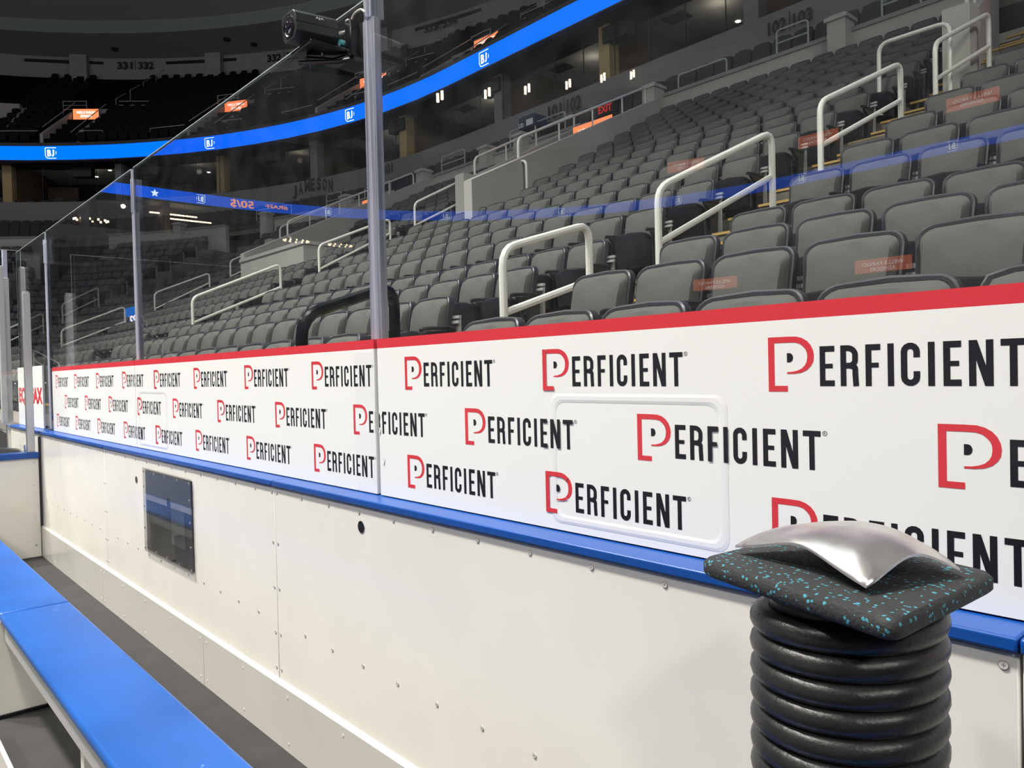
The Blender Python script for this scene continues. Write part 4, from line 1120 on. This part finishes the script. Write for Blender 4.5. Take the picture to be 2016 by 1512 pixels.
# ---------------------------------------------------------------- advertising sheets with printed words
KX = 1.375/1.29
def thick(mb, pts, wd, f, m):
    """butt-ended stroke with mitred joints"""
    n = len(pts); L, R_ = [], []
    for i, p in enumerate(pts):
        a = Vector(pts[i-1]) if i else None; b = Vector(p); c = Vector(pts[i+1]) if i < n-1 else None
        d1 = (b-a).normalized() if a is not None else (c-b).normalized(); d2 = (c-b).normalized() if c is not None else d1
        t = (d1+d2).normalized(); nn = Vector((-t.y, t.x)); k = wd/2/max(0.35, nn.dot(Vector((-d1.y, d1.x))))
        L.append(b+nn*k); R_.append(b-nn*k)
    vs = [f(*q) for q in L]+[f(*q) for q in R_]
    mb.add(vs, [(i, i+1, n+i+1, n+i) for i in range(n-1)], m)
def arc(cx, cy, rx, ry, a0, a1, n=7):
    return [(cx+rx*cos(radians(a0+(a1-a0)*k/n)), cy+ry*sin(radians(a0+(a1-a0)*k/n))) for k in range(n+1)]
def letter(mb, ch, x, w, h, z0, y, m):
    S = 0.0105*h/0.0735; f = lambda a, b: (x+a, y, z0+b); hs = S/2
    def bar(x0, x1, b0, b1): mb.add([f(x0, b0), f(x1, b0), f(x1, b1), f(x0, b1)], [(0, 1, 2, 3)], m)
    if ch in 'EFI': bar(0, S if ch != 'I' else w, 0, h)
    if ch in 'EF': bar(S, w, h-S, h); bar(S, w*0.88, h*0.50-hs*.8, h*0.50+hs*.8)
    if ch == 'E': bar(S, w, 0, S)
    if ch == 'T': bar(0, w, h-S*1.0, h); bar(w/2-hs, w/2+hs, 0, h-S)
    if ch == 'N':
        bar(0, S, 0, h); bar(w-S, w, 0, h); mb.add([(q.x, q.y-.00008, q.z) if hasattr(q, 'x') else (q[0], q[1]-.00008, q[2]) for q in (f(S*.1, h), f(S*1.15, h), f(w-S*.1, 0), f(w-S*1.15, 0))], [(0, 1, 2, 3)], m)
    if ch == 'C':
        r = w/2-hs; c = w/2
        thick(mb, [(w-hs, h*0.66)]+arc(c, h-r-hs, r, r, 0, 180)+arc(c, r+hs, r, r, 180, 360)+[(w-hs, h*0.34)], S, f, m)
    if ch == 'R':
        bar(0, S, 0, h); r = w*0.42; xm = w-hs
        thick(mb, [(S, h-hs)]+[(xm-r, h-hs)]+arc(xm-r, h-hs-r*.95, r, r*.95, 90, 0)[1:]+[(xm, h*.58+r*.8)]+arc(xm-r*.8, h*.50+r*.8, r*.8, r*.8, 0, -90)[1:]+[(S, h*.50)], S*.98, f, m)
        thick(mb, [(xm-r*.75, h*.50)]+arc(xm-r*.8, h*.42-.0, r*.8, h*.075, 70, 0)[0:]+[(xm, h*.30), (xm+S*.12, 0)], S*.98, lambda a, b: (x+a, y-.00008, z0+b), m)
def logo(mb, x, zt, y, clip=None):
    s = 0.001
    f = lambda a, b: (x+a*s, y, zt-0.105+b*s)
    q = lambda pts, m: mb.add([f(*p) for p in pts], [tuple(range(len(pts)))], m)
    q([(0, 0), (13, 0), (13, 105), (0, 105)], 1); q([(13, 0), (40, 0), (40, 11), (13, 11)], 1); q([(13, 93.5), (40, 93.5), (40, 105), (13, 105)], 1)
    prs = [((40, 105), (40, 93.5)), ((58, 104.4), (56, 93)), ((70, 101), (65, 90.5)), ((80, 95), (72, 85)), ((87, 87), (77, 79)), ((91.5, 77), (79.5, 72)), ((93, 67), (80, 65)), ((91.5, 56), (78.5, 56)), ((87, 48), (75, 49.5)), ((79, 40.5), (68.5, 43.5)), ((68, 35.8), (60, 40)), ((55, 34), (51, 38)), ((39, 34), (39, 37.3))]
    mb.add([f(*p) for pr in prs for p in pr], [(2*i, 2*i+1, 2*i+3, 2*i+2) for i in range(len(prs)-1)], 1)
    mb.add([f(39, 56)]+[f(39+5.5, 56)]+[f(44.5+7*cos(a), 64.7+8.7*sin(a)) for a in [(-90+180*k/8)*pi/180 for k in range(1, 8)]]+[f(44.5, 73.4), f(39, 73.4)], [tuple(range(11))], 2)
    for ch, x0, x1 in (('E', 104, 132), ('R', 143, 175), ('F', 188, 214), ('I', 226, 236.5), ('C', 248, 279), ('I', 291.5, 302), ('E', 315, 342), ('N', 353, 388), ('T', 398, 433)):
        letter(mb, ch, x+x0*s, (x1-x0)*s, 0.0735, zt-0.105+0.0105, y, 2)
    # registered mark
    cx, cz = x+441*s, zt-0.105+0.080
    thick(mb, [(cx+0.0042*cos(2*pi*k/12), cz+0.0042*sin(2*pi*k/12)) for k in range(13)], 0.0009, lambda a, b: (a, y, b), 2)
    put_text(mb, 'R', (cx-0.0016, y, cz-0.0022), Vector((1, 0, 0)), 0.0034, 0.0044, 2)
AY = 1.370; ZB, ZT, ZR = 1.052, 1.5735, 1.542
def ridge(mb, x0, x1, z0, z1, r=0.03, wd=0.022, y=AY):
    """raised rounded-rectangle moulding pressed in the sheet"""
    pts = []
    for cx, cz, a0 in ((x1-r, z1-r, 90), (x1-r, z0+r, 0), (x0+r, z0+r, -90), (x0+r, z1-r, -180)):
        for k in range(6): a = radians(a0-90*k/5); pts.append((cx+r*cos(a), cz+r*sin(a)))
    n = len(pts); cx = (x0+x1)/2; cz = (z0+z1)/2
    def ins(p, d): return (p[0]-d*(1 if p[0] > cx else -1), p[1]-d*(1 if p[1] > cz else -1))
    rings = [[(p[0], y-0.0003, p[1]) for p in pts]]
    for d, h in ((wd*.3, .0012), (wd*.7, .0012), (wd, 0.0003)): rings.append([(ins(p, d)[0], y-h, ins(p, d)[1]) for p in pts])
    vs = [q for r_ in rings for q in r_]; fs = []
    for i in range(3):
        for k in range(n): fs.append((i*n+k, (i+1)*n+k, (i+1)*n+(k+1) % n, i*n+(k+1) % n))
    mb.add(vs, fs, 3)
LOG = []
for r, (x0, zt) in enumerate(((-0.791, 1.5095), (-0.486, 1.3525), (-0.789, 1.198))):
    for j in range(-2, 11):
        x = x0-0.6345*j
        if x > -7.24 and x < 1.2: LOG.append((x, zt))
def clipx(poly, lo, hi):
    for lim, sg_ in ((lo, 1), (hi, -1)):
        out = []
        for i, q in enumerate(poly):
            p_ = poly[i-1]; iq = sg_*(q[0]-lim) >= 0; ip = sg_*(p_[0]-lim) >= 0
            if iq != ip:
                t_ = (lim-p_[0])/(q[0]-p_[0]); out.append(tuple(p_[k]+(q[k]-p_[k])*t_ for k in range(3)))
            if iq: out.append(q)
        poly = out
        if len(poly) < 3: return []
    return poly
def ad_sheet(label, a, b, ridges):
    t = thing('advert_sheet', label, 'advert', ((a+b)/2, AY, ZB), 'printed white advert sheets')
    mb = MB(); mb.box(a, b, AY, AY+0.014, ZB, ZR, 0)
    mb.box(a, b, AY, AY+0.014, ZR, ZT, 1)
    for x0, x1 in ridges: ridge(mb, x0, x1, 1.07, 1.397)
    for x, zt in LOG:
        if x+0.46 > a and x < b:
            tmp = MB(); logo(tmp, x, zt, AY-0.0004)
            # keep only the strokes that fall on this sheet
            for f_, m_ in zip(tmp.f, tmp.m):
                poly = clipx([tmp.v[i] for i in f_], a+0.0005, b-0.0005)
                if any(x0-0.01 < q[0] < x1+0.01 and 1.06 < q[2] < 1.41 and (abs(q[0]-x0) < 0.05 or abs(q[0]-x1) < 0.05 or abs(q[2]-1.397) < 0.03 or abs(q[2]-1.07) < 0.03) for q in poly for x0, x1 in ridges):
                    poly = [(q[0], q[1]-0.0013, q[2]) for q in poly]
                if len(poly) > 2: mb.add(poly, [tuple(range(len(poly)))], m_)
    mb.build('printed_sheet', [ad_white, ad_red, ad_black, ad_gloss], t, smooth=False)
    return t
ad_sheet('white advert sheet with red top edge at far left', -7.27, -4.966, [])
a2 = ad_sheet('long white advert sheet with red top edge left of the main post', -4.958, -2.245, [(-5.4+0.5, -4.385)])
ad_sheet('big white advert sheet with red top edge on the right', -2.222, 1.6, [(-1.405, -0.885)])
# curled tape at the joint
mb = MB(); random.seed(3)
mb.box(-2.375, -2.25, AY-0.00025, AY-0.0001, ZB+0.002, ZR-0.01)
tp = mb.build('joint_tape', [ad_gloss], a2, smooth=False); tp['label'] = 'paler glossy tape strip'
mb = MB()
for i in range(14):
    z = 1.14+0.02*i; x = -2.215+0.012*sin(i*1.7); 
    if i in (1, 6, 9): mb.add([(x, AY-0.0006, z), (x+0.006, AY-0.003, z-0.006), (x+0.014, AY-0.0006, z+0.016), (x+0.004, AY-0.001, z+0.018)], [(0, 1, 2, 3)])
mb.build_each('torn_tape', [ad_gloss], a2, smooth=False)
# the neighbouring advert on the left
t = thing('advert_sheet', 'small white advert with large red letters beyond the left post', 'advert', (-8.2, AY, ZB), 'printed white advert sheets')
mb = MB(); mb.box(-8.82, -7.66, AY, AY+0.014, ZB, 1.60, 0); put_text(mb, 'EQUIFAX', (-8.78, AY-0.001, 1.24), Vector((1, 0, 0)), 1.10, 0.17, 1, 0.05)
mb.build('printed_sheet', [ad_white, ad_red], t, smooth=False)

# ---------------------------------------------------------------- hatch window in the board
hx0, hx1, hz0, hz1 = -4.57, -3.815, 0.505, 0.968
t = thing('viewing_hatch', 'clear-covered rectangular hatch screwed to the white board', 'hatch', ((hx0+hx1)/2, 1.30, hz0))
mb = MB(); mb.box(hx0+.01, hx1-.01, 1.2965, 1.2995, hz0+.01, hz1-.01); mb.build('recess', [mat('hatch_dark', (0.045, 0.045, 0.042), 0.25, noise=0.5, nscale=4)], t, smooth=False)
mb = MB()
mb.box(hx0+0.38, hx0+0.43, 1.292, 1.2964, hz0+0.03, hz1-0.13); 
mb.build('strut', [cam_black], t, smooth=False)
mb = MB(); mb.box(hx0+0.43, hx1-0.12, 1.2945, 1.2964, hz0+0.1, hz1-0.15); mb.build('rear_board', [mat('hatch_grey', (0.12, 0.14, 0.13), 0.5)], t, smooth=False)
mb = MB(); mb.box(hx0+0.02, hx1-0.02, 1.2935, 1.2964, hz1-0.145, hz1-0.02); mb.build('blue_reflection', [mat('hatch_blue', (0.03, 0.09, 0.25), 0.4)], t, smooth=False)  # reflection of the blue bench, put in as a coloured strip
mb = MB(); mb.box(hx0+0.02, hx1-0.02, 1.2935, 1.2964, hz1-0.175, hz1-0.145); mb.build('grey_reflection', [kick_grey], t, smooth=False)  # grey part of the bench reflection, also put in as a strip
mb = MB(); mb.box(hx0, hx1, 1.285, 1.2905, hz0, hz1); mb.build('cover_pane', [hatch_pane], t, smooth=False)
mb = MB()
for fx in (0.02, 0.27, 0.5, 0.75, 0.98):
    for zz in (hz0+0.02, hz1-0.02): xx = hx0+fx*(hx1-hx0); mb.tube([(xx, 1.2825, zz), (xx, 1.286, zz)], 0.006, 10)
for zz in (hz0+0.13, hz0+0.25, hz0+0.36):
    for xx in (hx0+0.015, hx1-0.015): mb.tube([(xx, 1.2825, zz), (xx, 1.286, zz)], 0.006, 10)
mb.build_each('screw_head', [steel], t)

# ---------------------------------------------------------------- bench
t = thing('players_bench', 'long blue-topped bench running along the white board', 'bench', (-3.0, 0.65, 0))
for i, (a, b) in enumerate(((-7.30, -3.955), (-3.947, 1.2))):
    mb = MB(); mb.box(a, b, 0.515, 0.785, 0.425, 0.46); o = mb.build('bench_top', [bench_blue], t, bevel=0.012, segs=3)
mb = MB(); mb.box(-7.3, 1.2, 0.535, 0.556, 0.335, 0.425); mb.build('apron', [alu], t, bevel=0.002)
mb = MB(); mb.box(-7.3, 1.2, 0.74, 0.76, 0.36, 0.425); mb.build('apron', [alu], t, bevel=0.002)
for x in (-6.4, -5.2, -3.99, -2.72, -1.5, -0.2, 1.0):
    mb = MB(); mb.box(x-0.02, x+0.02, 0.50 if x == -3.99 else 0.56, 0.74, 0.015, 0.42); mb.build('support_board', [board_white], t, bevel=0.002)
    mb = MB(); mb.box(x-0.03, x+0.03, 0.49 if x == -3.99 else 0.55, 0.75, 0.0, 0.016); mb.build('rubber_foot', [cam_black], t, smooth=False)
t = thing('floor_kerb', 'low white kerb rail on the floor in front of the bench', 'rail', (-1.5, 0.45, 0))
mb = MB(); mb.box(-3.78, 1.2, 0.43, 0.445, 0, 0.10); mb.build('kerb_board', [board_white], t, bevel=0.002)
mb = MB(); 
for x in (-3.74, -2.9, -1.9, -0.9, 0.1): mb.box(x-0.015, x+0.015, 0.40, 0.43, 0, 0.085)
mb.build_each('kerb_stay', [board_white], t, bevel=0.002)

# ---------------------------------------------------------------- coiled hose column, rubber pad, bent plate
HC = Vector((-0.409, 0.868, 0)); R1 = 0.0905; RT_ = 0.0158; PT = 0.0288
t = thing('coiled_hose', 'thick black rubber hose coiled into a column in the foreground', 'hose', (HC.x, HC.y, 0))
ztop = 1.182; pts = []; n = 40
turns = int(ztop/PT)-1
for k in range(turns*n+1):
    a = -2*pi*k/n+2.3; z = ztop-PT*k/n
    lean = (1.18-z)*0.012
    pts.append((HC.x+R1*cos(a)-lean, HC.y+R1*sin(a), z))
MB().tube(pts, RT_, 14).build('coil', [hose_black], t, angle=60)
mb = MB(); mb.tube([(HC.x, HC.y, 0), (HC.x, HC.y, 1.185)], R1-0.006, 32); mb.build('core', [hose_black], t)
zp = 1.222
cor = [Vector((-0.556, 0.790)), Vector((-0.291, 0.712)), Vector((-0.279, 0.957)), Vector((-0.535, 1.03))]
def round_poly(cor, r, n=6):
    out = []; m = len(cor)
    for i in range(m):
        a, b, c = cor[i-1], cor[i], cor[(i+1) % m]; p0 = b+(a-b).normalized()*r; p1 = b+(c-b).normalized()*r
        for k in range(n+1): s_ = k/n; out.append((1-s_)**2*p0+2*s_*(1-s_)*b+s_*s_*p1)
    return out
pad = round_poly(cor, 0.022); cen = sum(cor, Vector((0, 0)))/4
def padring(d, z): 
    out = []
    for p in pad:
        q = p-(p-cen).normalized()*d; dd = (q-cen).length
        out.append((q.x, q.y, z-0.10*max(0, dd-0.10)**2*10*0.15))
    return out
t = thing('rubber_pad', 'black rubber pad with turquoise flecks lying on the coiled hose', 'pad', (cen.x, cen.y, zp-0.024))
mb = MB(); ringmesh(mb, [padring(0.004, zp-0.020), padring(0.0, zp-0.016), padring(0.0, zp-0.005), padring(0.005, zp), padring(0.05, zp)], 0)
mb.build('pad_body', [speckled], t, angle=50)
# bent polished plate: saddle with three down-turned tips
t = thing('bent_plate', 'shiny bent metal plate with pointed tips sitting on the rubber pad', 'metal plate', (-0.41, 0.88, zp))
tips = [(-0.535, 0.838, 0.012), (-0.342, 0.772, 0.004), (-0.300, 0.905, 0.012), (-0.43, 0.985, 0.010)]
ctr = Vector((-0.408, 0.885)); NA, NR = 72, 14
angs = [atan2(y-ctr.y, x-ctr.x) for x, y, z in tips]; rads = [hypot(x-ctr.x, y-ctr.y) for x, y, z in tips]
def edge_pt(a):
    # blend between neighbouring tips with an inward bow
    aa = [(q-angs[0]) % (2*pi) for q in angs]; x = (a-angs[0]) % (2*pi)
    order = sorted(range(4), key=lambda i: aa[i])
    for j in range(4):
        i0 = order[j]; i1 = order[(j+1) % 4]; x0 = aa[i0]; x1 = aa[i1] if j < 3 else 2*pi
        if x0 <= x <= x1+1e-9:
            u_ = (x-x0)/(x1-x0); A = Vector((rads[i0], 0)); B = Vector((rads[i1]*cos(x1-x0), rads[i1]*sin(x1-x0)))
            d = Vector((cos(x-x0), sin(x-x0)))
            # intersect ray with chord
            e = B-A; den = d.x*e.y-d.y*e.x; r_ = (A.x*e.y-A.y*e.x)/den
            bow = sin(pi*u_); wgt = (1.0 if i0 == 3 or i1 == 3 else 0.0)
            return r_*(1-0.07*bow*(1-wgt)+0.05*bow*wgt), bow*(0.022 if not wgt else 0.012), u_
    return rads[0], 0, 0
vs = []; vb = []; fs = []
TH = 0.0028; HTOP = 0.046
for i in range(NR+1):
    f_ = i/NR
    for k in range(NA):
        a = 2*pi*k/NA; r_, lift, u_ = edge_pt(a)
        zz = HTOP*(1-f_**2.6)+ (0.010+lift)*(f_**2.2)
        zz += 0.0016*sin(7*f_+3*a)*f_*(1-f_)
        p = (ctr.x+r_*f_*cos(a), ctr.y+r_*f_*sin(a))
        vs.append((p[0], p[1], zp+zz)); vb.append((p[0], p[1], zp+zz-TH))
n_ = len(vs)
for i in range(NR):
    for k in range(NA):
        j = (k+1) % NA
        fs.append((i*NA+k, i*NA+j, (i+1)*NA+j, (i+1)*NA+k)); fs.append((n_+i*NA+k, n_+(i+1)*NA+k, n_+(i+1)*NA+j, n_+i*NA+j))
for k in range(NA): j = (k+1) % NA; fs.append((NR*NA+k, NR*NA+j, n_+NR*NA+j, n_+NR*NA+k))
MB().add(vs+vb, fs).build('plate_shell', [plate_metal], t, angle=60)

# ---------------------------------------------------------------- little camera on the glass
t = thing('box_camera', 'small dark grey box camera mounted on top of the glass', 'camera', (-2.43, 1.275, 2.60))
X0, X1, Y0, Y1, Z0, Z1 = -2.475, -2.375, 1.185, 1.345, 2.592, 2.680
def cpt(x, y, z):      # pitched a little towards the rink
    dy = y-1.275; dz = z-2.636; c, s = cos(radians(4)), sin(radians(4))
    return (x, 1.275+dy*c-dz*s, 2.636+dz*c+dy*s)
mb = MB(); prof = [(X0, Z0+.012), (X0, Z1-.012), (X0+.012, Z1), (X1-.012, Z1), (X1, Z1-.012), (X1, Z0+.02), (X1-.02, Z0), (X0+.012, Z0)]
a = [cpt(x, Y0, z) for x, z in prof]; b = [cpt(x, Y1, z) for x, z in prof]; m = len(prof)
mb.add(a+b, [tuple(range(m-1, -1, -1)), tuple(range(m, 2*m))]+[(k, (k+1) % m, m+(k+1) % m, m+k) for k in range(m)])
mb.build('housing', [cam_grey], t, bevel=0.002)
mb = MB(); cx, cz = (X0+X1)/2, (Z0+Z1)/2
ringmesh(mb, [[cpt(cx+r*cos(2*pi*k/28), Y0-o_, cz+r*sin(2*pi*k/28)) for k in range(28)] for r, o_ in ((.036, -.001), (.036, .003), (.033, .003), (.028, -.001))])
ln = mb.build('lens_hood', [cam_black], t)
mb = MB(); ringmesh(mb, [[cpt(cx+r*cos(2*pi*k/24), Y0-o_, cz+r*sin(2*pi*k/24)) for k in range(24)] for r, o_ in ((.022, .0015), (.016, .005), (.006, .0065))])
mb.build('lens', [lens_glass], ln)
mb = MB(); vs_, fs_, asp = textgeo('AJA', 0.03)
mb.add([cpt(X1+0.0008, 1.275+(x-0.5)*0.032, Z1-0.022+y*0.009) for x, y in vs_], fs_); mb.build('logo_print', [print_white], t, smooth=False)
mb = MB(); mb.add([cpt(X1+.0006, Y0, 2.640), cpt(X1+.0006, Y1, 2.640), cpt(X1+.0006, Y1, 2.6415), cpt(X1+.0006, Y0, 2.6415)], [(0, 1, 2, 3)]); mb.build('seam', [cam_black], t, smooth=False)
t = thing('camera_bracket', 'black clamp arm holding the box camera to the glass post', 'bracket', (-2.36, 1.36, 2.54))
mb = MB(); mb.box(-2.49, -2.34, 1.22, 1.40, 2.560, 2.572); mb.box(-2.46, -2.40, 1.24, 1.30, 2.572, 2.60); mb.build('base_plate', [cam_black], t, bevel=0.003)
mb = MB(); mb.tube([(-2.45, 1.26, 2.548), (-2.40, 1.34, 2.545), (-2.335, 1.37, 2.55)], 0.011, 8); mb.tube([(-2.47, 1.24, 2.536), (-2.36, 1.33, 2.528), (-2.33, 1.375, 2.54)], 0.008, 8); mb.build_each('arm', [cam_black], t)
mb = MB(); mb.box(-2.355, -2.318, 1.355, 1.43, 2.545, 2.668); mb.build('clamp', [cam_black], t, bevel=0.004)
mb = MB(); mb.box(-2.374, -2.357, 1.37, 1.39, 2.56, 2.685); mb.build('angle_strip', [alu], t, bevel=0.001)
mb = MB(); mb.tube([(-2.372, 1.345, 2.60), (-2.372, 1.368, 2.60)], 0.011, 12); mb.build('wing_screw', [mat('screw_cyan', (0.15, 0.5, 0.55), 0.3)], t)
mb = MB(); mb.tube([(-2.41, 1.30, 2.555), (-2.41, 1.30, 2.562)], 0.005, 8); mb.build('bolt', [steel], t)
t = thing('camera_cable', 'cream cable curving from the box camera up to the glass post', 'cable', (-2.38, 1.345, 2.63))
pts = []
A = [Vector((-2.385, 1.352, 2.636)), Vector((-2.36, 1.375, 2.652)), Vector((-2.335, 1.38, 2.690)), Vector((-2.29, 1.382, 2.694)), Vector((-2.262, 1.382, 2.675))]
for i in range(len(A)-1):
    p0 = A[max(0, i-1)]; p1 = A[i]; p2 = A[i+1]; p3 = A[min(len(A)-1, i+2)]
    for k in range(8):
        s = k/8; pts.append(0.5*((2*p1)+(p2-p0)*s+(2*p0-5*p1+4*p2-p3)*s*s+(3*p1-p0-3*p2+p3)*s**3))
pts.append(A[-1])
MB().tube(pts, 0.0042, 8).build('cable', [cable_white], t)
MB().tube([(-2.39, 1.348, 2.634), (-2.376, 1.36, 2.640)], 0.007, 8).build('plug', [cable_white], t)
